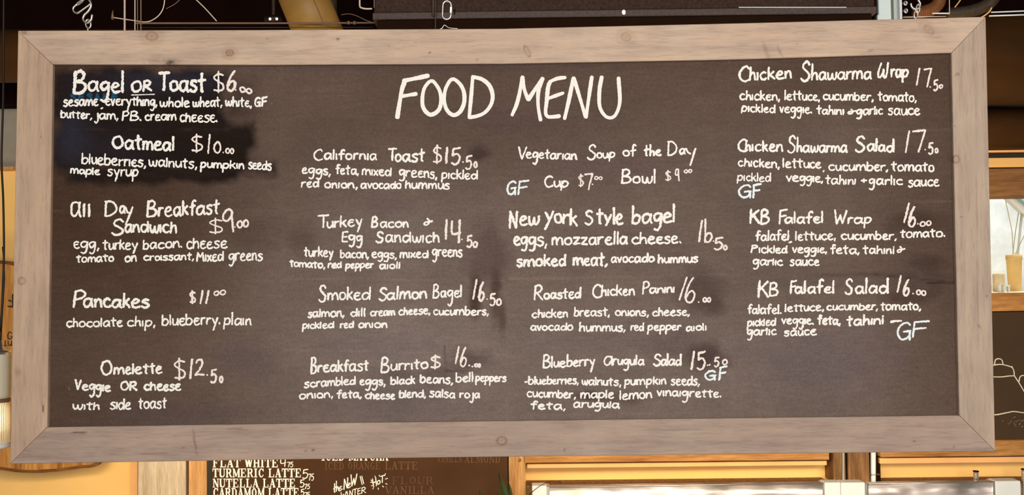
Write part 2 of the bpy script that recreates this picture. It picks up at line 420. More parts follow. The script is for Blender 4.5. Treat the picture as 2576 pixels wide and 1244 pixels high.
# chalk surface: colour of paint in a board-wide tone map, chalk smudges and wet wipes
def c3(r, g, b): return np.array(lin(r, g, b))
SM = [  # x, y, rx, ry, (r,g,b), strength, power
    (1205, 385, 34, 26, (58, 44, 42), .7, 1), (1195, 745, 18, 70, (58, 42, 34), .8, 1), (1245, 735, 16, 90, (64, 48, 40), .7, 1), (1225, 640, 60, 90, (76, 60, 56), .5, 1),
    (1262, 800, 12, 50, (66, 48, 40), .6, 1), (1180, 905, 55, 34, (70, 56, 52), .6, 1), (1110, 945, 70, 30, (78, 62, 60), .5, 1), (990, 940, 60, 26, (76, 60, 56), .45, 1),
    (1760, 730, 70, 60, (70, 56, 50), .6, 1), (1800, 770, 36, 28, (64, 50, 44), .5, 1), (1775, 895, 60, 45, (60, 44, 40), .75, 1), (1700, 860, 90, 40, (76, 60, 58), .4, 1),
    (1485, 995, 38, 16, (60, 46, 44), .85, 1), (1560, 1000, 70, 18, (78, 62, 58), .5, 1), (2310, 560, 80, 30, (64, 50, 42), .7, 1), (2330, 660, 60, 22, (60, 46, 40), .6, 1),
    (2290, 745, 80, 20, (66, 50, 44), .6, 1), (2350, 700, 26, 50, (66, 52, 46), .5, 1), (2290, 700, 55, 45, (76, 64, 58), .5, 1), (2300, 400, 60, 30, (68, 56, 52), .4, 1),
    (980, 640, 180, 14, (82, 66, 64), .4, 1), (2200, 690, 160, 6, (70, 58, 54), .5, 1), (980, 520, 60, 30, (96, 80, 78), .4, 1), (640, 590, 90, 50, (68, 52, 46), .35, 1),
    (760, 600, 40, 40, (76, 60, 56), .5, 1), (1540, 420, 220, 60, (98, 82, 80), .35, 1), (1600, 620, 180, 60, (92, 74, 70), .35, 1), (2050, 900, 220, 110, (98, 86, 88), .5, 1),
    (1550, 850, 240, 40, (104, 90, 88), .4, 1), (970, 870, 200, 40, (102, 90, 92), .4, 1), (980, 1000, 220, 60, (98, 86, 88), .4, 1), (620, 900, 90, 60, (88, 76, 76), .4, 1),
    (1320, 300, 220, 50, (84, 68, 66), .4, 1), (1030, 165, 700, 16, (74, 62, 60), .5, 1), (450, 1040, 220, 30, (82, 70, 70), .4, 1)]
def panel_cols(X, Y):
    xs = np.array([150, 420, 680, 980, 1290, 1570, 1830, 2130, 2390.]); ys = np.array([170, 340, 560, 700, 860, 1050.])  # tone map over the whole board: darker left, brightest near the lower middle
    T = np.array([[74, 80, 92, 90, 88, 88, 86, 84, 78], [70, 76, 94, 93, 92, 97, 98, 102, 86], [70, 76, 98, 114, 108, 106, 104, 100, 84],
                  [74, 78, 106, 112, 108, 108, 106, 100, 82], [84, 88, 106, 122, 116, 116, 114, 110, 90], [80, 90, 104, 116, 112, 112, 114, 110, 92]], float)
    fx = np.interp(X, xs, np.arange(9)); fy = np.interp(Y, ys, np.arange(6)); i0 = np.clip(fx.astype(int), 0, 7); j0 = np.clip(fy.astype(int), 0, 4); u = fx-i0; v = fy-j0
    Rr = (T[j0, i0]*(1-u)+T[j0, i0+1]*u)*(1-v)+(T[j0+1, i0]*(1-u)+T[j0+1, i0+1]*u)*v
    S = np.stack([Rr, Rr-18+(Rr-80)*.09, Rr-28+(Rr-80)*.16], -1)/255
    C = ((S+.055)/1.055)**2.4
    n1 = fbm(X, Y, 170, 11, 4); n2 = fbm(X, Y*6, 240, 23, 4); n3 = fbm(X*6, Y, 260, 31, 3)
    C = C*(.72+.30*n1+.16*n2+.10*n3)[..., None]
    w1 = fbm(X, Y, 40, 41, 4)-.5; w2 = fbm(X, Y, 40, 57, 4)-.5
    for (kx, ky, rx, ry, col, s, pw) in SM:
        d = np.sqrt(((X-kx+w1*rx*.9)/rx)**2+((Y-ky+w2*ry*.9)/ry)**2)
        m_ = np.clip(1.25-d, 0, 1)**1.2*s; m_ = np.clip(m_*1.3, 0, s)
        C = C*(1-m_[..., None])+c3(*col)*m_[..., None]
    # the wet, freshly wiped corner at the upper left
    def blob(x0, y0, x1, y1, soft, wob):
        dx = np.maximum(x0-X, X-x1)+w1*wob; dy = np.maximum(y0-Y, Y-y1)+w2*wob
        return np.clip(-np.maximum(dx, dy)/soft, 0, 1)
    fr = fbm(X*.6, Y*3, 30, 71, 3)
    m1 = np.maximum.reduce([blob(122, 160, 580, 352, 34, 40), blob(126, 296, 650, 446, 36, 40)*.99, blob(160, 400, 610, 470, 22, 36)*.8, blob(560, 395, 705, 452, 26, 30)*.85,
                            blob(540, 180, 660, 320, 60, 60)*.45])
    m1 = m1*(.92+.28*fr); m1 = np.clip(m1*1.15, 0, .985)[..., None]
    dark = c3(31, 22, 18)*(.8+.5*n2)[..., None]
    blue = (np.exp(-((X-180)/45)**2-((Y-345)/75)**2)*.75+np.exp(-((X-400)/190)**2-((Y-205)/34)**2)*.65+np.exp(-((X-300)/90)**2-((Y-370)/50)**2)*.3)*(.5+.8*n1)
    blue = np.clip(blue, 0, 1)[..., None]
    dark = dark*(1-blue)+c3(44, 44, 56)*blue
    C = C*(1-m1)+dark*m1
    # drawn outlines left from rubbed-out price box, scratches
    for (x0, y0, x1, y1, wd, a_) in [(1118, 870, 1122, 930, 2.5, .35), (1120, 932, 1210, 934, 2.5, .3), (1118, 870, 1180, 866, 2, .2), (2200, 690, 2405, 710, 1.6, .35), (1090, 900, 1112, 868, 2, .0), (2330, 712, 2408, 709, 1.6, .5)]:
        L2 = (x1-x0)**2+(y1-y0)**2; t = np.clip(((X-x0)*(x1-x0)+(Y-y0)*(y1-y0))/L2, 0, 1)
        d = np.hypot(X-x0-t*(x1-x0), Y-y0-t*(y1-y0)); C = C*(1-np.exp(-(d/wd)**2)*a_)[..., None]
    for (x0, y0, x1, y1, a_) in [(720, 700, 1270, 705, .3), (1280, 700, 1830, 690, .3), (2160, 326, 2390, 325, .3), (120, 530, 160, 531, .5), (130, 900, 155, 901, .4), (715, 880, 1275, 890, .15), (265, 710, 266, 745, .35),
                                 (1640, 1040, 1276, 1046, .2), (320, 415, 331, 391, .2), (1090, 905, 1180, 950, .25), (630, 350, 690, 355, .0), (2390, 506, 2300, 508, .25)]:
        L2 = (x1-x0)**2+(y1-y0)**2; t = np.clip(((X-x0)*(x1-x0)+(Y-y0)*(y1-y0))/L2, 0, 1)
        d = np.hypot(X-x0-t*(x1-x0), Y-y0-t*(y1-y0)); C = C*(1+np.exp(-(d/1.8)**2)*a_*np.clip(n2*2, 0, 1))[..., None]
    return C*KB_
top = curve([(118, 154), (690, 155), (1262, 152), (1834, 142), (2406, 124)]); bot = curve([(108, 1082), (692, 1074), (1270, 1067), (1846, 1060), (2424, 1053)])
seams = [(0.0, 0.0), ((706-118)/2288, (712-108)/2316), ((1272-118)/2288, (1277-108)/2316), ((1834-118)/2288, (1844-108)/2316), (1, 1)]
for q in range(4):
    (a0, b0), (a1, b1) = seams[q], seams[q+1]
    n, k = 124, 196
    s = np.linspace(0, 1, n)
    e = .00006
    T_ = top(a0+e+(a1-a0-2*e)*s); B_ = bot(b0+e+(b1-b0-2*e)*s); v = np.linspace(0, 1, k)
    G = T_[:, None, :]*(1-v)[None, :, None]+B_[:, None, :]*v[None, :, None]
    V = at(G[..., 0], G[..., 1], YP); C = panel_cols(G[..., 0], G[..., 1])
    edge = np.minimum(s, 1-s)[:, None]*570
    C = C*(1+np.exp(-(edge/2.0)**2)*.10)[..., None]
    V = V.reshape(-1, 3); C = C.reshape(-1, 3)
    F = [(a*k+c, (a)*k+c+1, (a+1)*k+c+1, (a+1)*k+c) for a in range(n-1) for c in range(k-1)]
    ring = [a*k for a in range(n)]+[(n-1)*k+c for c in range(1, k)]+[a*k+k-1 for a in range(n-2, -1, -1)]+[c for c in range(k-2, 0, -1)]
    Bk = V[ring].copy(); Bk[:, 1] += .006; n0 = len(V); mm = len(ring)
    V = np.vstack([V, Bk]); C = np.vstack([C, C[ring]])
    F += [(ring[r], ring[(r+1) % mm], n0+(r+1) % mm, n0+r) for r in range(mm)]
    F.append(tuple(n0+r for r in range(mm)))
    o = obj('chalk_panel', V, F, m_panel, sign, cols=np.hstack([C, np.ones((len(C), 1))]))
    if q == 0: o['label'] = 'chalk panel with a dark wet-wiped patch in its upper corner'
mb = MB().quad([(110, 150), (2400, 125), (2415, 1052), (112, 1080)], YP+.012, YP+.02)
mb.build('backing_board', m_black, sign)

# ------------------------------------------------------------------ chalk handwriting
GL = {
'a': (9, "8,8.4 5.2,10.3 1.8,8.6 .5,4 2.2,.2 4.8,.6 7.2,4.4;8.3,10.2 7.9,5 8.5,.8 9.4,0"),
'b': (8, "^.8,20 .4,0;.5,5.5 3,9.4 6.6,9 7.9,5 6,.8 3,-.2 .4,1.2"),
'c': (7.4, "7.3,8.6 5,10.2 2,8.6 .5,5 2,1 4.8,0 7.8,1.6"),
'd': (9, "8,7.4 5,9.6 1.8,8 .5,4 2.5,.3 5.4,.8 8.2,5.4;^8.8,20 8.5,0"),
'e': (8, "1,5 4.2,5.6 7,7.8 5.4,10.2 2.4,9.2 .6,5.2 1.4,1.3 4,-.3 8.2,1.2"),
'ë': (7.6, "7,9.2 4.2,10.3 1.4,8.2 .6,4 2,.6 4.6,-.3 8,1.3;^1.3,5.2 5.8,6.1"),
'f': (6.4, "7.4,18 5.6,20 3.7,17.5 3.3,10 3.0,-.6;^.2,9.4 6.8,10.8"),
'g': (8.6, "8,9 5,10.3 1.5,8.4 .6,5 2.5,1.8 5,2.6 7.8,7 8.4,9.8;8.4,10 8,2 6.8,-6 4,-9.8 .8,-8"),
'h': (7.4, "^1.1,20 .4,0;.6,5 3.4,9.4 6,9 6.7,5 7,0"),
'i': (1.6, "^.8,10.4 .6,0"),
'î': (1.8, "^.8,10.4 .6,0;^1,16.2 1.1,14.6"),
'j': (4.2, "4,10 4.2,2 3.6,-6 1.4,-9.4 -.9,-6.8"),
'k': (7, "^.9,20 .5,0;^6.4,11.2 1,5;^2.4,6.6 7,0"),
'l': (1.6, "^.9,20 .6,0"),
'm': (12.4, "^.8,10 .4,0;.5,5 3,9.8 5.2,9 5.8,5 5.8,0;5.9,5 8.6,9.8 11,9 11.8,5 12.4,0"),
'n': (7.6, "^.7,10 .4,0;.5,5 3.5,9.8 6,9 6.8,5 7.4,0"),
'o': (8, "4.5,10 1.5,8.6 .4,5 1.5,1.1 4.2,0 7.2,1.6 8,5.2 6.8,9 4.5,10"),
'p': (8, "^1,10.4 -.1,-10;.8,6 3,9.8 6.6,9.4 7.8,6 6,1.8 3,.4 .6,2"),
'r': (5.8, "^.8,10 .5,0;.6,5.5 2.8,9.2 6.2,9.6"),
's': (6.8, "6.8,9.2 4.4,10.3 1.5,9 1.5,6.9 4.5,5.4 6.6,3.4 5.4,.4 2.4,-.4 .1,1.2"),
't': (6.6, "3.5,18.5 3.2,8 3.4,1 4.8,.2;^.1,10.6 7,12"),
'u': (7.6, ".6,10 .6,4 2,.4 4.5,.6 7,5 7.3,10;^7.3,10 7.9,0"),
'v': (7, "^.3,10 3.5,0;^3.5,0 7,10.4"),
'w': (10.8, ".4,10 1,3 2.6,.2 4.8,2.4 5.8,8.6;5.8,8 6.6,1.5 8.5,.2 10.3,4 10.9,10.2"),
'x': (6.8, "^.5,10 6.8,0;^6.8,10.2 .3,0"),
'y': (7.6, "^.6,10 4.2,1.8;^7.8,10.5 2,-10"),
'z': (7.4, "^.4,9.4 7,9.8;^7,9.8 .6,.4;^.6,.4 7.6,.8"),
'A': (12, "^.2,0 6,20;^6,20 11.6,0;^2.4,8 9.6,8.4"),
'B': (11, "^1.9,20 .6,0;1.6,18.4 6,20.4 9.4,17.2 7.6,12.6 3,10.6;3,10.6 8.6,9.6 11,5.4 7.6,.8 .4,-.2"),
'C': (11.5, "11,17 8,20.2 3.4,17 .7,10 2.3,2.6 6.6,-.2 11.4,2.6"),
'D': (12, "^1.7,20 .6,0;.4,19.4 7,19.4 12,13 11,6 6,.8 .4,0"),
'E': (9, "^1.6,19.6 .6,.4;^1.6,19.6 9,20.4;^1.2,10.4 7.8,11.4;^.6,.4 8.6,.8"),
'F': (9.6, "^1.8,19.4 .6,-.4;^1.6,19 9.8,20.6;^1,10.2 8.2,11.8"),
'G': (11.6, "10.6,17 8,20 3.6,17.4 .8,10 2.2,2.2 5.6,0 9,4 9.8,9;^5.2,9 11,10.2;^10,9.6 9.9,-.8"),
'K': (10.4, "^1.8,20 .6,0;^9.6,19 1.4,8.6;^3.8,11 10.2,0"),
'M': (13, "^.4,0 2.2,20;^2.2,20 6.4,7;^6.4,7 10.6,19.6;^10.6,19.6 12.4,0"),
'N': (11, "^.4,0 1.8,20;^1.8,20 9.4,.4;^9.4,.4 10.8,20"),
'O': (11, "6.4,20 2.2,17.4 .5,10 2.2,2.2 5.8,0 9.6,3.4 10.8,10.4 9.2,17.6 6.4,20"),
'P': (9.6, "^2,20 .4,0;1,18 6,20.4 9.4,16.8 7.8,12 2,9"),
'R': (10.4, "^1.8,20 .6,0;1,18.4 6,20.4 9.2,16.6 7,11.6 2,9.6;^3,10 10.4,0"),
'S': (10.2, "10,17 7.4,20.2 3.4,18.4 2.6,13.8 6.4,10.4 9.6,6.6 8,1.4 3.8,-.4 .2,2.6"),
'T': (12, "^.2,19.8 12,20.6;^6.2,20.2 5.6,0"),
'U': (10, ".8,20 .6,6 3,.4 7,.8 9.4,6 9.8,20"),
'V': (9, "^.4,20 4,0;^4,0 9,20"),
'W': (11, "3.6,20 1.2,10 .6,2 2.6,.6 5.2,6 6.4,12;6.2,11 6.6,2 8.6,.4 10.2,7 10.8,20.6"),
'Ŵ': (13, "^.4,20 2.4,0;^2.4,0 6.4,13;^6.4,13 8.4,1;^8.4,1 13,19"),
'0': (9, "5,20 1.8,16.4 .6,9 2.2,2 5,0 8,4 8.8,11 7.4,17.6 5,20"),
'1': (2.4, "^2.2,20 .3,0"),
'2': (10, "1,15.6 3.4,19.6 7,19.4 8,15 4.6,7 .4,.6;.4,.6 5,1.6 9.8,1.2"),
'4': (10, "1.4,19 1,10 3.4,7.6 10,9.6;^9.4,20 8,0"),
'5': (10, "^2.4,19 1.6,11;^2.2,19 10,20.4;1.6,11 6,13 9.4,8.6 7.6,2 3.6,-.2 .4,1.6"),
'6': (9, "8,20 4,14 .8,5 2.2,.4 6,.6 8.8,5.4 7.2,9.4 4,8.4 1.4,4.6"),
'7': (9.6, "^.4,18.8 9.6,20;^9.6,20 4.4,0"),
'9': (9, "8,18 5,20 1.4,16.6 .8,11.6 3.4,9.6 6.6,12 8,18;8,18 8.4,10 9.4,0"),
'$': (9.6, "9,16.6 4.6,17.6 1,14.2 4,11 8.6,8 8.8,3.8 5.4,1.6 1,2.4;^4.8,20 4.6,0"),
'.': (1.6, "^.4,2 1.2,0"),
',': (2.2, "^1.8,1.6 .2,-3.6"),
'-': (5, "^.2,5 4,5.4"),
'+': (10, "^.2,9 9.6,10.6;^4.6,20 5,3;^4.4,.5 5.6,.2"),
'&': (12, "5,20 7.4,13 5.8,3 2.4,0 .6,4 3,9 8,10 12.4,12.5"),
'~': (14, "1,2 .8,6 4,8.6 8,9 14,9.8;^1,2 5,5 "),
}
def parse_glyph(s):
    out = []
    for st in s.split(';'):
        st = st.replace('.|', ''); ln = st.startswith('^'); st = st.lstrip('^')
        out.append((ln, [tuple(float(v) for v in p.split(',')) for p in st.split()]))
    return out
GL = {k: (w_, parse_glyph(s)) for k, (w_, s) in GL.items()}
srnd = random.Random(3)
def ribbon(mb, pts, wd, Y, jit=.26, lift=None, taper=.72, rows=True):
    """one chalk stroke: a raised flat band with crumbly edges"""
    p = np.array(pts); n = len(p)
    if n < 2: return
    d = np.gradient(p, axis=0); d /= (np.hypot(d[:, 0], d[:, 1])[:, None]+1e-9)
    nrm = np.stack([-d[:, 1], d[:, 0]], -1)
    if jit > .1: p = p+nrm*np.array([srnd.uniform(-1, 1) for _ in range(n)])[:, None]*wd*.07
    p = np.vstack([p[0]-d[0]*wd*.30, p, p[-1]+d[-1]*wd*.30]); nrm = np.vstack([nrm[0], nrm, nrm[-1]]); n += 2
    lo = np.array([1+srnd.uniform(-jit, jit) for _ in range(n)]); hi = np.array([1+srnd.uniform(-jit, jit) for _ in range(n)])
    sl = srnd.uniform(0, 6.28); prs = 1+.10*np.sin(sl+np.arange(n)*2.4/max(6, n)*3)
    e = np.ones(n); e[0] = e[-1] = taper*.75; 
    if n > 3: e[1] = e[-2] = .95
    A = p+nrm*(wd/2*lo*prs*e)[:, None]; B = p-nrm*(wd/2*hi*prs*e)[:, None]
    h = (lift if lift is not None else .0004+srnd.random()*.0003)
    hr = np.linspace(0, .00025, n)
    VA = at(A[:, 0], A[:, 1], Y-h); VB = at(B[:, 0], B[:, 1], Y-h); VA[:, 1] -= hr; VB[:, 1] -= hr
    WA = at(A[:, 0], A[:, 1], Y+.0001); WB = at(B[:, 0], B[:, 1], Y+.0001)
    V = np.stack([WA, VA, VB, WB], 1).reshape(-1, 3); F = []
    for i in range(n-1):
        for k in range(3): F.append((i*4+k, i*4+k+1, i*4+5+k, i*4+4+k))
    F.append((0, 3, 2, 1)); F.append((n*4-4, n*4-3, n*4-2, n*4-1))
    mb.add(V, F)
def word(mb, text, x0, x1, b0, b1, xh, asc, desc, wd, Y=YP, step=2.4, jit=.26, wob=1.0):
    strokes = []; cx = 0
    for ch in text:
        if ch == 'e' and xh < 19 and srnd.random() < .55: ch = 'ë'
        gw, st = GL[ch]
        gap = 2.0 if ch not in '.,' else 1.0
        kx = 1+srnd.uniform(-.10, .10)*wob; ky = 1+srnd.uniform(-.07, .07)*wob; sh = srnd.uniform(-.05, .05)*wob; dy = srnd.uniform(-.4, .4)*wob
        gg = [(ln, [((x*kx+y*sh*.35)+cx+srnd.uniform(-.22, .22)*wob, y*ky+dy+srnd.uniform(-.22, .22)*wob) for x, y in p]) for ln, p in st]
        if st[0][1][0] == st[0][1][-1] and len(st[0][1]) > 3: gg[0] = (gg[0][0], gg[0][1][:-1]+[gg[0][1][0]])
        strokes += gg; cx += gw*kx+gap+srnd.uniform(-.3, .3)*wob
    xs = [x for _, p in strokes for x, _ in p]; mn, mx = min(xs), max(xs)
    hw = wd/2*.8; W = max(.5, (x1-x0)-2*hw)
    top_ = max(y for _, p in strokes for _, y in p)
    for ln, p in strokes:
        q = []
        for x, y in p:
            t = (x-mn)/(mx-mn) if mx-mn > 1e-6 else .5
            X = x0+hw+t*W; base = b0+(b1-b0)*t
            if y < 0: yy = y/10*desc
            elif y <= 10: yy = y/10*xh
            else: yy = xh+(y-10)/10*(asc-xh)
            q.append((X, base-hw*.7-yy*(1-.9*hw/max(asc, 8))))
        if ln or len(q) == 2:
            pts = cr(q[:2], step) if len(q) == 2 else np.vstack([cr(q[i:i+2], step) for i in range(len(q)-1)])
            if len(pts) > 4:
                bow = np.sin(np.linspace(0, math.pi, len(pts)))*srnd.uniform(-.35, .35)*wob
                pts = pts+bow[:, None]
        else: pts = cr(q, step)
        ribbon(mb, pts, wd*srnd.uniform(.92, 1.08), Y, jit)
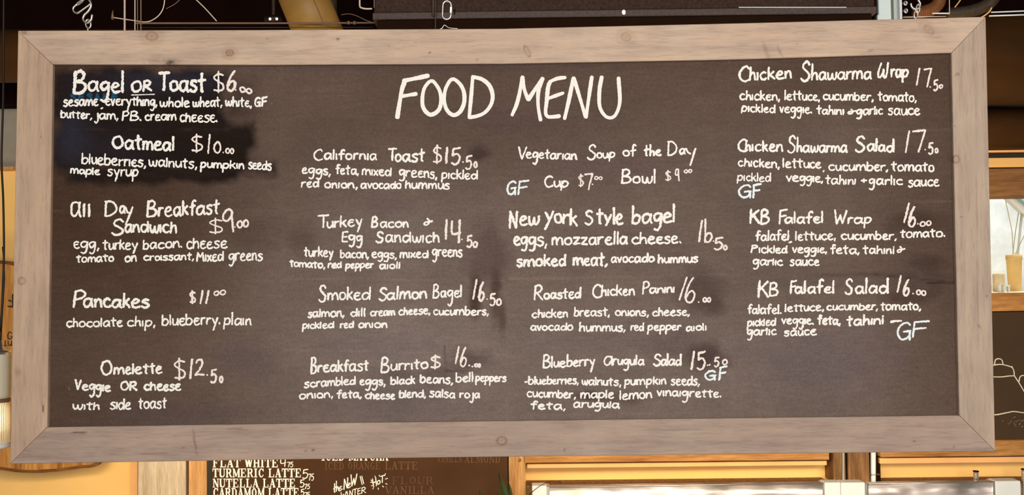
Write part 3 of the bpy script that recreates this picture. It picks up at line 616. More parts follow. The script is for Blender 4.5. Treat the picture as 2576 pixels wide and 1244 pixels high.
TEXT = """@A 120 150 3.887
*bagel or toast
N B 245 385 335 335 110 220 w=8
N agel 390 742 310 326 85 200 d=105 w=6.6
N OR 815 1022 318 308 50 100 w=6
N T 1080 1200 306 306 88 175 w=7
N oast 1190 1552 306 322 100 200 w=7
U 818 345 930 342 1045 338 w=2.5
P $ 1618 1725 325 325 107 215 w=4.6
P 6 1750 1842 308 308 95 190 w=6
P . 1828 1846 300 300 9 18
P 00 1875 2000 315 338 25 50 w=4.6
D sesame 150 500 458 450 62 85
D , 515 545 478 478 20 40
D everything, 565 1072 448 456 62 90 d=52
D whole 1095 1392 461 466 55 98
D wheat, 1415 1708 464 458 55 98
D white, 1735 1998 456 464 55 95
D GF 2020 2152 462 454 44 90 w=5
D butter, 125 435 568 582 52 70
D jam, 452 692 582 588 58 80 d=42
D PB. 725 918 598 600 46 92
D cream 950 1260 598 594 58 80
D cheese. 1290 1662 610 612 68 90
*oatmeal
N O 628 742 870 870 62 125 w=6
N atmeal 750 1236 876 892 84 145 w=6
P $ 1405 1512 912 912 96 192 w=4.2
P 1 1562 1592 916 916 92 185 w=4.6
P 0 1620 1697 914 914 57 115 w=4.6
P . 1708 1724 912 912 8 16
P 00 1737 1822 918 922 26 52 w=3.6
D blueberries, 330 962 1018 1052 66 108
D walnuts, 985 1462 1042 1064 62 95
D pumpkin 1490 1925 1056 1070 50 80 d=45
D seeds 1958 2192 1066 1084 60 95
D maple 220 516 1112 1130 48 68 d=30
D syrup 580 888 1138 1142 64 90 d=52
@B 120 470 4.0133
*all day breakfast sandwich
N a 230 345 302 302 150 155 w=5.4
N ll 358 428 304 304 70 138 w=6
N D 570 702 300 300 75 150 w=5.4
N a 722 788 268 268 76 80 w=5
Y 786 205 805 255 826 262 w=5
Y 857 202 835 265 808 330 788 378 w=5
N B 995 1105 308 308 82 165 w=5.4
N reakfast 1112 1742 302 272 88 150 w=5.4
N S 640 772 488 488 84 168 w=5.6
N andwich 775 1305 458 468 82 112 w=5.4
P $ 1630 1765 478 478 80 162 w=3.8
P 9 1765 1882 455 455 110 222 w=5
P . 1880 1898 408 408 9 18
P 00 1908 2032 418 404 38 74 w=4.6
D egg, 260 520 618 630 72 90 d=52
D turkey 550 912 634 632 66 100 d=45
D bacon. 960 1358 630 612 62 98
D cheese 1400 1818 628 616 72 105
D tomato 285 670 764 752 52 75
D on 775 900 760 752 60 80
D croissant, 965 1478 746 738 50 82
D Mixed 1500 1778 752 748 66 95
D greens 1825 2172 746 744 74 95 d=62
*pancakes
N P 252 388 1220 1220 88 178 w=6
N ancakes 355 1028 1218 1222 84 148 w=6.2
P $ 1430 1496 1178 1178 70 140 w=4.6
P 1 1535 1572 1180 1180 72 145 w=5
P 1 1592 1632 1176 1176 70 140 w=5
P 00 1675 1800 1098 1088 24 48 w=3.6
@C 120 700 3.455
D chocolate 160 656 424 418 50 80
D chip, 690 936 418 418 50 88
D blueberry. 990 1502 410 398 60 95 d=58
D plain 1525 1772 404 406 56 105 d=40
*omelette
N O 460 562 842 842 64 128 w=5.6
N melette 572 1000 834 826 60 95 w=5.2
P $ 1096 1196 886 886 98 198 w=4.6
P 1 1232 1262 872 872 88 178 w=5
P 2 1275 1366 846 846 75 150 w=5
P . 1377 1395 842 842 8 16
P 5 1412 1472 908 908 58 116 w=5
P 0 1490 1527 906 906 30 60 w=4.6
D Veggie 235 552 965 984 50 88 d=60 w=5
D OR 630 782 974 974 38 76 w=5
D cheese 836 1162 974 974 54 76 w=5
D with 215 452 1138 1142 46 66
D side 540 726 1138 1136 60 90
D toast 785 1038 1130 1128 60 95
@D 700 340 3.456
*california toast
N C 306 390 220 220 46 92 w=4.4
N alifornia 398 860 212 216 52 92 w=4.6
N T 952 1036 222 222 52 104 w=5
N oast 1012 1278 232 232 66 120 w=5.4
P $ 1343 1420 248 248 78 155 w=4.4
P 1 1452 1478 246 246 72 145 w=6
P 5 1500 1590 258 258 76 155 w=5.4
P . 1598 1614 238 238 8 16
P 5 1624 1690 298 298 56 113 w=4.6
P 0 1697 1732 286 286 28 56 w=4
D eggs, 205 456 334 348 52 70 d=48
D feta, 495 702 335 346 46 82
D mixed 725 986 346 358 50 72
D greens, 1048 1382 356 378 56 75 d=45
D pickled 1415 1736 378 386 48 82 d=34
D red 198 356 454 454 46 70
D onion, 400 692 460 464 48 60
D avocado 715 1072 465 466 46 66
D hummus 1102 1492 464 470 50 68
*turkey bacon and egg sandwich
N T 340 445 805 805 52 105 w=4.6
N urkey 420 732 806 790 55 100 d=52 w=4.6
N B 805 870 800 800 48 98 w=5
N acon 884 1136 804 804 52 60 w=4.6
N & 1262 1346 784 784 30 60 w=4.2
N E 550 612 932 932 42 86 w=4.4
N gg 610 736 922 932 56 60 d=52 w=4.6
N S 843 918 936 936 50 102 w=4.8
N andwich 930 1402 930 934 62 92 w=4.6
P 1 1448 1472 908 908 88 178 w=6
P 4 1500 1592 942 942 105 215 w=5.4
P . 1590 1606 908 908 8 16
P 5 1634 1690 976 976 52 106 w=5
P 0 1690 1736 976 976 28 56 w=4.8
D turkey 220 482 1054 1058 50 92 d=32
D bacon, 535 790 1066 1070 48 72
D eggs, 810 1030 1064 1074 48 60 d=34
D mixed 1055 1306 1068 1066 48 68
D greens 1335 1602 1052 1058 60 70 d=52
D tomato, 95 408 1142 1158 42 58
D red 430 552 1156 1156 42 58
D pepper 580 834 1158 1154 40 50 d=30
D aiolî 878 1062 1164 1160 40 62
@E 700 680 3.5543
*smoked salmon bagel
N S 356 432 282 282 70 142 w=5
N moked 438 828 266 264 64 112 w=4.6
N S 896 976 270 270 60 120 w=4.6
N almon 968 1332 262 250 60 118 w=5
N B 1378 1442 246 246 58 116 w=4.4
N agel 1448 1642 240 238 56 112 d=82 w=4.6
P 1 1736 1782 258 258 86 172 w=4.8
P 6 1788 1846 278 278 90 178 w=5.4
P . 1860 1876 260 260 8 16
P 5 1888 1946 315 315 58 116 w=5
P 0 1946 1998 314 314 30 60 w=4.8
D salmon, 260 592 420 414 50 72
D dill 645 778 412 412 46 76
D cream 820 1046 410 402 46 56
D cheese, 1075 1362 400 390 46 70
D cucumbers, 1385 1882 400 400 46 80
D pickled 212 502 522 516 42 60 d=28
D red 550 678 516 514 42 62
D onion 715 976 514 512 46 54
*breakfast burrito
N B 288 346 926 926 70 142 w=4.8
N reakfast 350 812 910 896 60 102 w=4.8
N B 913 996 912 912 68 138 w=4.8
N urrito 1004 1342 894 878 56 96 w=4.6
P $ 1360 1452 882 882 68 136 w=4.2
P 1 1578 1622 834 834 78 156 w=4.8
P 6 1624 1686 862 862 84 168 w=4.8
P .. 1698 1745 852 862 8 16
P 00 1752 1812 864 866 16 32 w=4
D scrambled 228 692 1048 1020 46 80
D eggs, 725 960 1024 1028 50 60 d=52
D black 1003 1226 1020 1014 46 72
D beans, 1265 1562 1004 1014 50 72
D bell 1585 1742 998 994 46 86
D peppers 1760 2042 988 994 44 56 d=40
D onion, 186 492 1150 1136 46 56
D feta, 520 746 1144 1138 46 76
D cheese 775 1046 1148 1150 46 60
D blend, 1080 1322 1140 1134 46 68
D salsa 1348 1586 1130 1142 50 72
D roja 1620 1806 1138 1142 46 60 d=48
@F 1250 340 3.555
*vegetarian soup of the day
N V 190 272 215 215 54 110 w=4.2
N egetarian 258 716 206 220 50 96 d=55 w=4.6
N S 803 888 220 220 68 138 w=4.6
N oup 890 1058 206 204 48 60 d=34 w=4.6
N of 1123 1250 190 188 50 108 w=4.6
N the 1312 1475 188 184 46 100 w=5
N D 1523 1612 186 186 60 122 w=4.6
N a 1630 1690 170 170 50 60 w=4.6
Y 1690 118 1706 150 1730 165 w=5
Y 1776 118 1756 180 1730 268 w=5
N Cup 423 642 468 466 54 104 d=30 w=4.8
N Bowl 1108 1418 432 432 62 134 w=4.8
P $ 728 776 465 465 56 112 w=3.4
P 7 780 862 490 490 70 140 w=4.4
P . 846 862 442 442 8 15
P 00 870 945 398 398 14 30 w=3
P $ 1505 1556 410 410 50 102 w=3.2
P 9 1592 1634 412 412 52 106 w=3.8
P 00 1670 1748 340 334 15 30 w=3.4
G G 88 178 532 532 58 116 w=4.8
G F 184 292 532 532 62 126 w=4.8
*new york style bagel
N N 106 188 832 832 84 168 w=6
N ew 200 384 810 802 86 90 w=6
Y 434 688 455 725 466 755 w=6
Y 503 680 475 750 430 840 w=6
N ork 510 724 785 812 84 150 w=6
N s 782 862 800 800 128 130 w=5.4
N tyle 886 1134 795 800 86 145 d=15 w=6
N bagel 1205 1592 795 780 84 168 d=76 w=6
P 1 1800 1842 956 956 96 196 w=5
P b 1852 1928 962 958 84 205 w=5
P . 1930 1946 950 950 8 16
P 5 1938 2028 1024 1024 54 110 w=5
P 0 2022 2062 1026 1026 20 42 w=4
D egg 148 352 985 990 78 90 d=52 w=5.4
D s, 350 452 988 990 84 90 w=5.2
D mozzarella 486 1174 982 975 64 115 w=5.2
D cheese. 1203 1652 974 966 60 108 w=5
D smoked 172 618 1176 1168 64 105 w=5.6
D meat, 675 992 1166 1166 66 125 w=5.6
D avocado 1018 1412 1140 1134 48 84 w=4.8
D hummus 1438 1802 1146 1138 50 80 w=4.8
@G 1250 680 3.362
*roasted chicken panini
N R 312 392 250 250 68 136 w=4.8
N oasted 394 714 242 234 50 96 w=4.8
N C 806 892 230 230 60 120 w=4.6
N hicken 880 1168 215 210 50 90 w=4.8
N P 1228 1292 202 202 52 104 w=4.4
N anini 1288 1502 195 188 46 60 w=4.6
P 1 1538 1612 252 252 92 186 w=4.2
P 6 1590 1678 276 276 108 216 w=4.8
P . 1698 1714 272 272 8 16
P 00 1740 1812 268 268 20 40 w=4
D chicken 295 602 400 398 44 72
D breast, 650 956 388 386 46 76
D onions, 998 1286 384 386 44 55
D cheese, 1313 1632 388 380 44 70
D avocado 283 646 510 506 42 66
D hummus, 695 1088 516 514 46 78
D red 1128 1245 510 510 42 70
D pepper 1270 1562 508 504 42 50 d=38
D aioli 1598 1772 512 508 38 66
*blueberry arugula salad
N B 386 456 824 824 56 114 w=4.6
N lueberry 458 832 820 804 50 100 d=60 w=4.6
N a 902 985 804 804 80 84 w=4.4
N rugula 978 1252 800 800 48 86 d=52 w=4.6
N S 1318 1392 806 806 50 102 w=4.6
N alad 1386 1562 804 804 50 98 w=4.8
P 1 1638 1674 838 838 76 154 w=5.4
P 5 1688 1768 842 842 80 162 w=5.2
P .. 1772 1808 805 800 8 18
P 5 1834 1884 816 816 42 84 w=4.6
P 0 1903 1952 798 798 24 46 w=4.4
G G 1755 1858 928 928 42 86 w=4.6
G F 1872 1952 926 926 58 118 w=5
D -blueberries, 232 692 966 960 44 72
D walnuts, 715 1052 968 976 44 68
D pumpkin 1075 1434 968 962 44 70 d=32
D seeds, 1468 1716 970 970 50 76
D cucumber, 250 668 1070 1080 46 70
D maple 705 992 1082 1080 46 70 d=28
D lemon 1038 1314 1094 1080 50 78
D vinaigrette. 1350 1898 1062 1074 46 66 d=50
D feta, 283 582 1172 1178 42 68
D arugula 645 1042 1158 1164 44 56 d=34
@H 1830 150 3.456
*chicken shawarma wrap
N C 98 198 192 192 68 136 w=5.4
N hicken 188 560 184 164 66 115 w=5.4
N S 632 722 190 190 82 166 w=5.8
N hawarma 726 1258 182 168 64 142 w=5
N W 1303 1402 160 160 65 130 w=5
N rap 1418 1574 152 158 70 75 d=46 w=5.2
P 1 1638 1676 224 224 76 152 w=4.4
P 7 1703 1782 242 242 84 170 w=4.6
P . 1755 1771 242 242 8 16
P 5 1788 1834 270 270 45 90 w=4.4
P 0 1838 1874 252 252 18 34 w=4
D chicken, 105 458 352 356 50 88
D lettuce, 495 804 352 358 50 92
D cucumber, 830 1272 352 360 50 72
D tomato, 1303 1645 358 368 50 86
D pickled 116 418 452 466 46 74 d=14
D veggie. 450 738 462 466 50 56 d=54
D tahini 770 1012 476 482 46 86
D & 1043 1128 474 474 22 44
D garlic 1118 1354 482 476 48 72 d=38
D sauce 1393 1678 482 482 58 66
*chicken shawarma salad
N C 88 182 802 802 50 102 w=5
N hicken 152 484 796 800 58 98 w=5
N S 518 598 812 812 74 150 w=4.8
N hawarma 600 1048 806 806 56 130 w=5
N S 1106 1198 806 806 66 132 w=5.6
N alad 1212 1452 796 804 58 122 w=5.4
P 1 1543 1588 816 816 100 202 w=4.8
P 7 1605 1728 806 806 94 190 w=5
P . 1712 1726 786 786 8 16
P 5 1742 1792 826 826 54 108 w=4.8
P 0 1800 1834 812 812 22 44 w=4.2
D chicken, 90 454 926 944 50 74
D lettuce 480 818 938 946 50 82
D , 826 846 972 972 20 40
D cucumber, 876 1398 966 968 50 78
D tomato 1418 1798 968 974 54 84
D pickled 80 378 1054 1062 46 74 d=24 w=3.8
D veggie, 508 832 1058 1066 50 56 d=42
D tahini 848 1116 1082 1086 46 84 w=4
D + 1158 1216 1068 1068 16 32
D garlic 1228 1528 1086 1090 50 84 d=52
D sauce 1568 1844 1106 1098 56 66
G G 93 212 1204 1204 58 116 w=5
G F 216 300 1202 1202 60 118 w=5.4
@I 1830 500 3.362
*kb falafel wrap
N K 186 278 210 210 60 118 w=6
N B 275 357 214 214 64 126 w=5.8
N F 433 512 214 214 64 128 w=4.8
N alafel 483 808 208 206 52 104 w=5
N Ŵ 903 1014 216 216 58 118 w=4.6
N rap 1014 1220 212 206 50 58 d=42 w=4.8
P 1 1488 1542 204 204 80 160 w=5
P 6 1528 1594 236 236 92 184 w=5.4
P . 1603 1619 214 214 8 16
P 00 1626 1726 234 226 21 42 w=4.2
D falafel 235 520 355 352 48 88
D , 515 548 368 368 20 44
D lettuce, 573 918 354 346 48 78
D cucumber, 958 1432 346 346 46 74
D tomato. 1458 1842 330 322 46 70 w=4.2
D Pickled 195 507 458 462 44 66 d=26
D veggie, 545 842 458 458 46 52 d=36
D feta, 868 1118 464 466 46 76
D tahinî 1140 1412 464 466 44 74
D & 1430 1506 456 456 28 56 w=4
D garlic 213 472 560 566 48 60 d=40
D sauce 525 780 566 564 50 56
*kb falafel salad
N K 255 352 834 834 70 142 w=5.8
N B 348 432 822 822 58 118 w=5
N F 528 590 802 802 54 108 w=5
N alafel 568 904 800 800 52 112 w=5.4
N S 988 1062 810 810 65 132 w=5
N alad 1078 1364 800 802 62 128 w=5.6
P 1 1430 1474 792 792 68 138 w=5
P 6 1484 1542 822 822 70 142 w=5.6
P . 1562 1578 804 804 8 16
P 00 1594 1682 812 820 24 44 w=4.2
D falafel. 168 458 970 974 46 80
D lettuce, 485 818 955 946 46 64
D cucumber, 836 1273 942 940 44 58
D tomato, 1293 1638 944 940 46 70
D pickled 163 412 1078 1070 42 62 d=34
D veggie. 455 732 1058 1062 46 54 d=46
D feta, 758 958 1060 1064 48 76 w=5
D tahinî 1003 1324 1076 1060 50 88 w=5.2
D ~ 1378 1478 1050 1050 20 40 w=4.4
D garlic 163 418 1154 1150 46 58 d=48
D sauce 476 758 1162 1152 48 56
G G 1433 1558 1190 1190 74 148 w=5
G F 1560 1712 1170 1170 64 130 w=4.6
"""
ox = oy = 0; sc = 1; head = None
items = []
for line in TEXT.splitlines():
    t = line.split()
    if not t: continue
    if line[0] == '@': ox, oy, sc = float(t[1]), float(t[2]), float(t[3]); continue
    if line[0] == '*': items.append([line[1:], []]); continue
    kind = t[0]
    if kind in 'UY':
        v = [a for a in t[1:] if '=' not in a]; wd = [float(a[2:]) for a in t if a.startswith('w=')][0]
        pts = [(ox+float(v[i])/sc, oy+float(v[i+1])/sc) for i in range(0, len(v), 2)]
        items[-1][1].append(('N', 'line', pts, wd)); continue
    txt = t[1]; n = [float(a) for a in t[2:8]]; opt = dict(a.split('=') for a in t[8:])
    wd = float(opt.get('w', 4.3)); dd = float(opt.get('d', n[4]*.75*sc/sc))
    items[-1][1].append((kind, 'word', (txt, ox+n[0]/sc, ox+n[1]/sc, oy+n[2]/sc, oy+n[3]/sc, n[4]/sc, n[5]/sc, dd/sc), wd))
for nm, ent in items:
    par = None
    for kind, pname, mat in (('N', 'dish_name', m_chalk), ('P', 'price', m_chalk_pink), ('D', 'ingredient_list', m_chalk), ('G', 'dietary_mark', m_chalk_blue)):
        runs = []; last = None
        for k_, ty, dat, wd in ent:
            if k_ != kind: continue
            if ty == 'line':
                if not runs: runs.append(MB())
                ribbon(runs[-1], cr(dat), wd, YP); continue
            x0, x1, b0, b1 = dat[1:5]; gapx = 15
            if last is None or x0-last[0] > gapx or x0 < last[0]-12 or (abs(b0-last[1]) > 24 and kind != 'P'): runs.append(MB())
            word(runs[-1], *dat, wd); last = (x1, b1)
        for q, mb in enumerate(runs):
            o = mb.build(pname, mat, (sign if kind == 'N' else par or sign))
            if kind == 'N' and q == 0: par = o
            if kind == 'P': o['label'] = 'thinner, slightly pinkish chalk figures'
            if kind == 'G': o['label'] = 'cooler bluish white chalk letters'
# heading
H = [("40", [(250, 205), (370, 180), (490, 155)]), ("40", [(265, 200), (235, 290), (215, 400), (190, 560)]), ("34", [(240, 352), (375, 330)]),
 ("36", [(520, 205), (455, 270), (432, 380), (445, 470), (500, 528), (560, 515), (605, 455), (612, 350), (580, 262), (520, 205)]),
 ("36", [(728, 188), (665, 262), (643, 380), (670, 485), (738, 536), (808, 488), (840, 380), (815, 262), (728, 188)]),
 ("34", [(920, 160), (905, 350), (885, 562)]), ("36", [(920, 165), (1010, 190), (1080, 250), (1112, 340), (1098, 430), (1040, 508), (960, 545), (885, 558)]),
 ("34", [(1300, 536), (1345, 430), (1375, 310), (1398, 165)]), ("34", [(1400, 165), (1420, 290), (1458, 388)]), ("36", [(1458, 388), (1530, 275), (1598, 180)]), ("34", [(1598, 180), (1556, 300), (1553, 450), (1576, 585)]),
 ("34", [(1815, 172), (1740, 182), (1675, 208)]), ("36", [(1672, 208), (1650, 260), (1635, 400), (1625, 510), (1655, 552), (1760, 545)]), ("32", [(1640, 378), (1795, 322)]),
 ("36", [(1808, 570), (1850, 390), (1893, 175)]), ("34", [(1897, 175), (1950, 350), (2012, 555)]), ("34", [(2015, 558), (2045, 350), (2072, 165)]),
 ("34", [(2168, 165), (2145, 300), (2148, 450), (2196, 538), (2258, 562), (2310, 518), (2342, 400), (2330, 175)])]
mb = MB()
for wd, pts in H:
    q = [(950+x/3.845, 150+y/3.845) for x, y in pts]
    ribbon(mb, cr(q, 2.0), float(wd)/3.845*1.04, YP, .07)
mb.build('heading', m_chalk, sign)['label'] = 'large thick chalk capitals of the title'
mb = MB(); word(mb, 'S', 174, 193, 254, 254, 9, 17, 0, 5.5, YP+.0003, wob=.2)
for ch, xa in zip('ESAME', (196, 216, 236, 258, 280)): word(mb, ch, xa, xa+17, 253, 253, 9, 17, 0, 5.5, YP+.0003, wob=.2)
mb.build('ghost_lettering', m_sesame, sign)['label'] = 'half wiped-off blue chalk capitals'
mb = MB()
for (x, y, x2, y2, wd) in [(175, 980, 173, 972, 2.2), (684, 262, 684, 258, 2.5), (1844, 1046, 1844, 1040, 2), (1832, 158, 1832, 153, 1.4), (1270, 470, 1273, 492, 1), (707, 170, 708, 176, 1.2), (1478, 680, 1500, 678, 1), (2015, 840, 2015, 838, 1)]:
    mb = MB(); ribbon(mb, cr([(x, y), (x2, y2)], 1.5), wd, YP); mb.build('chalk_speck', m_faint, sign)

# screw eyes, wire staple on the top edge of the frame
def ell(cx, cy_, rx, ry, an, Y, n=28, a0=0, a1=2*math.pi, dy=0):
    out = []
    for i in range(n):
        a = a0+(a1-a0)*i/(n if abs(a1-a0) > 6.2 else n-1)
        u = rx*math.cos(a); v = ry*math.sin(a)
        x = cx+u*math.cos(an)-v*math.sin(an); y = cy_+u*math.sin(an)+v*math.cos(an)
        p = list(P(x, y, Y)); p[1] += dy*math.cos(a); out.append(p)
    return out
PXM = 1/1000.0*1.0
YH = YF+.019
MB().tube(ell(222, 60, 6.5, 11, -.1, YH), .0021, 8, True).tube([P(221, 68, YH), P(221, 80, YH)], .0021, 8).build('screw_eye', m_metal, sign, True)
mb = MB().tube(ell(2304, 36, 4.5, 10, .1, YH), .0018, 8, True).tube([P(2304, 42, YH), P(2304, 54, YH)], .0018, 8); mb.build('screw_eye', m_metal, sign, True)
mb = MB().tube([P(x, y, YH) for x, y in cr([(1106, 73), (1112, 71), (1117, 63), (1122, 65), (1130, 70), (1152, 72)], 3)], .0011, 6); mb.build('wire_staple', m_metal, sign, True)

# ------------------------------------------------------------------ hanging hardware
def quick_link(cx, cy_, rx, ry, an, nut_at, label, rr=.0024):
    e = empty('quick_link', P(cx, cy_, YH), label, 'chain link')
    # straight-sided oval
    pts = []
    L = ry-rx
    for i in range(15):
        a = math.pi*i/14; pts.append((rx*math.cos(a), L+rx*math.sin(a)))
    for i in range(15):
        a = math.pi+math.pi*i/14; pts.append((rx*math.cos(a), -L+rx*math.sin(a)))
    W = [P(cx+u*math.cos(an)-v*math.sin(an), cy_+u*math.sin(an)+v*math.cos(an), YH) for u, v in pts]
    MB().tube(W, rr, 10, True).build('ring', m_metal, e, True)
    u = nut_at*rx
    def q(u, v): return P(cx+u*math.cos(an)-v*math.sin(an), cy_+u*math.sin(an)+v*math.cos(an), YH)
    MB().tube([q(u, -ry*.32), q(u, ry*.28)], rr*1.9, 6).tube([q(u, ry*.34), q(u, ry*.48)], rr*1.35, 8).build('screw_nut', m_metal, e)
    return e
quick_link(206, 14, 9.5, 25, .95, -1, 'tilted silver screw link hanging above the left end of the chalkboard frame')
quick_link(1124, 25.5, 10.5, 23, .04, 1, 'upright silver screw link hanging above the middle of the chalkboard frame')
one(MB().tube([P(x, y, YH-.004) for x, y in cr([(216, -8), (226, 2), (229, 14), (222, 28), (212, 38), (209, 47), (214, 55), (222, 56), (229, 50), (232, 36)], 3)], .0028, 10),
    's_hook', m_metal, 'silver S hook joining the tilted link to the left eye of the frame', 'hook', smooth=True)
one(MB().tube([P(x, y, YH) for x, y in cr([(1125, 6), (1125, -40)], 6)], .0008, 6), 'hanging_wire', m_wire, 'thin wire holding up the middle screw link', 'wire', smooth=True)
one(MB().tube([P(x, y, YH) for x, y in cr([(2291, 8), (2294, 18), (2302, 23), (2311, 20), (2315, 10), (2310, 0), (2304, -8)], 2)], .0026, 10), 'hook', m_metal,
    'open silver hook above the right end of the chalkboard frame', 'hook', smooth=True)
e = one(MB().tube(ell(2309, 22, 4.5, 11, .1, YH+.003), .0021, 8, True), 'chain_link', m_metal, 'small silver chain link hanging in the right-hand hook', 'chain link', smooth=True)
# twisted cable, wires and rods going up behind the top edge
def line(name, pts, Y, r, mat, label, cat='wire', n=6, smooth=True):
    return one(MB().tube([P(x, y, Y) for x, y in cr(pts, 5)], r, n), name, mat, label, cat, smooth=smooth)
mb = MB()
for ph in (0, math.pi):
    pts = []
    for i in range(90):
        y = -50+i*1.6; p = list(P(313.5, y, .10)); a = i*1.1+ph
        p[0] += .0016*math.cos(a); p[1] += .0016*math.sin(a); pts.append(p)
    mb.tube(pts, .0014, 6)
one(mb, 'twisted_cable', m_wire, 'pale twisted cable rising behind the frame near the left hook', 'cable', smooth=True)
line('rod', [(339.5, -50), (339.5, 90)], .10, .0015, m_wire, 'pale thin rod just right of the twisted cable', 'rod')
line('rod', [(345.5, -50), (346, 90)], .12, .0013, m_wire2, 'middle brown rod of the three beside the twisted cable', 'rod')
line('rod', [(354.5, -50), (354.5, 90)], .12, .0019, m_tan, 'rightmost thicker tan rod of the three beside the twisted cable', 'rod')
line('drooping_wire', [(286, 44), (312, 48), (340, 52), (362, 55), (380, 52), (400, 38), (412, 15), (416, -30)], .16, .0016, m_wire, 'pale wire drooping in a curve behind the rods')
one(MB().tube([P(283, 48, .16), P(283, 38, .16), P(284, 26, .16)], [.004, .003, .0012], 8), 'cable_clip', m_tan, 'small brown clip at the left end of the drooping wire', 'clip', smooth=True)
line('thin_branch_wire', [(418, 22), (440, 10), (458, -6)], .2, .0010, m_wire2, 'short faint brown wire crossing behind the drooping wire')
line('slanting_wire', [(488, -6), (515, 20), (545, 53)], .16, .0016, m_wire, 'pale wire slanting down to the left of the ochre duct')
line('conduit', [(340, 58), (560, 58), (760, 58), (950, 57)], .62, .0030, m_tan, 'thin tan conduit running level in the dark below the ceiling', 'conduit')
one(MB().tube([P(350, 69, .62), P(940, 69, .62)], .0012, 6), 'conduit', m_hosed, 'thin dark lower conduit just above the frame edge', 'conduit', smooth=True)
for i, x in enumerate((877, 892)):
    one(MB().tube([P(x-3, 57, .61), P(x+3, 57, .61)], .0058, 10), 'conduit_coupling', m_tan, ['left', 'right'][i]+' one of two tan couplings on the conduit near the ceiling unit', 'coupling', 'conduit couplings', True)
line('sagging_wire', [(858, 37), (880, 35), (900, 41), (921, 51), (944, 58)], .56, .0010, m_wire2, 'faint wire arching beside the left end of the ceiling unit')
line('loose_cable', [(784, -10), (800, 25), (812, 55), (822, 75)], .45, .0016, m_tan, 'tan cord hanging along the shaded side of the ochre duct', 'cord')

# spotlight with two lit bulbs
e = empty('twin_spotlight', P(688, 60, 1.0), 'small dark ceiling spotlight with two tiny glowing bulbs', 'spotlight')
MB().tube([P(688, -30, 1.0), P(688, 38, 1.0)], .006, 8).build('stem', m_hosed, e)
MB().tube([P(666, 46, 1.0), P(710, 46, 1.0)], .012, 10).build('lamp_bar', m_black, e, True)
for x in (680, 697):
    MB().lathe(P(x-.8, 47.5, .975), [(0.0001, -.0045), (.003, -.0036), (.0042, 0), (.003, .0036), (.0001, .0045)], 12).build('bulb', m_bulb, e, True)

# slanting ochre duct
a = np.array(P(742, -60, .72)); b_ = np.array(P(808, 100, .72))
d_ = (b_-a)/np.linalg.norm(b_-a)
e = empty('slanting_duct', tuple(b_), 'round ochre brown duct slanting down behind the frame top', 'duct')
MB().tube([tuple(a), tuple(a*.5+b_*.5), tuple(b_)], .080, 48).build('pipe', m_ochre, e, True)
one(MB().tube([P(835, -60, .95), P(836, 100, .95)], .018, 12), 'upright_pipe', m_hosed, 'dark upright pipe right of the ochre duct', 'pipe', smooth=True)

# grey-brown ceiling unit
YU = .50
e = empty('ceiling_unit', P(1570, 42, YU), 'long grey brown ceiling heater unit above the middle of the frame', 'ceiling unit')
zf = P(1500, 42, YU)[2]; zm = P(1500, 24, YU)[2]; xl = P(937, 40, YU)[0]; xr_ = P(2203, 40, YU)[0]
MB().box((xl+.004, YU+.006, zm), (xr_, YU+.45, zm+.42), .003).build('casing', m_unit, e)
MB().box((xl, YU, zf), (xr_+.004, YU+.45, zm-.001), .002).build('lip', m_unit2, e)
MB().box((xl+.012, YU+.012, zf-.03), (xr_-.008, YU+.43, zf-.0005)).build('underside', m_under, e)
MB().tube([P(1858, 18.5, YU-.001), P(2129, 18.5, YU-.001)], .0016, 6).build('edge_trim', m_white, e)
MB().tube([P(1090, -40, YU-.012), P(1090, 40, YU-.012)], .0035, 8).tube([P(1095.5, -40, YU-.012), P(1095.5, 72, YU-.012)], .0018, 8).build('drain_line', m_unit2, e, True)
MB().tube(ell(1569, 31, 4.5, 6.5, 0, YU-.003, 4), .0016, 6, True).box(P(1565.5, 36, YU-.004), P(1572.5, 27, YU+.002)).build('latch', m_metal, e)
MB().box(P(1142, 36, YU-.004), P(1145, 24, YU+.001)).build('screw_head', m_under, e)
line('bent_bracket', [(905, -10), (905, 14), (908, 19), (920, 22), (936, 22)], YU-.004, .0028, m_wire, 'bent pale bracket at the left end of the ceiling unit', 'bracket')
line('edge_cable', [(941, -20), (941.5, 20)], YU-.006, .0016, m_wire2, 'thin cable down the left edge of the ceiling unit', 'cable')

# white posts
m_wp = plain('white_enamel_cool', (.78, .88, .84, 1), .35, var=.03)
m_wp2 = plain('grey_white_enamel', (.52, .56, .54, 1), .4, var=.04)
e = empty('white_post', P(2237, 75, .72), 'wide bright white post at the right end of the ceiling unit', 'post')
pbox(2210, -60, 2242, 90, .72, .80, .002).build('column', m_wp, e); pbox(2208, 37, 2243, 90, .716, .80, .001).build('base_sleeve', m_wp, e)
e = empty('white_post', P(2285, 75, .74), 'greyer narrow post beside the bright white post', 'post')
pbox(2248, -60, 2262, 90, .76, .80, .001).build('column', m_wp2, e)
pbox(2263, -60, 2269.5, 90, .74, .80, .001).build('edge_strip', m_white, e)
for x, y in [(2278, 8), (2279, 27)]:
    MB().tube(ell(x, y, 3.6, 4.6, .2, .74, 14), .0028, 6, True).tube([P(x-9, y, .75), P(x+4, y, .745)], .0016, 6).build('cable_clamp', m_metal, e, True)
one(pbox(2197.5, -60, 2206, 90, .73, .78), 'mullion', m_under, 'dark narrow upright between ceiling unit and white post', 'post')
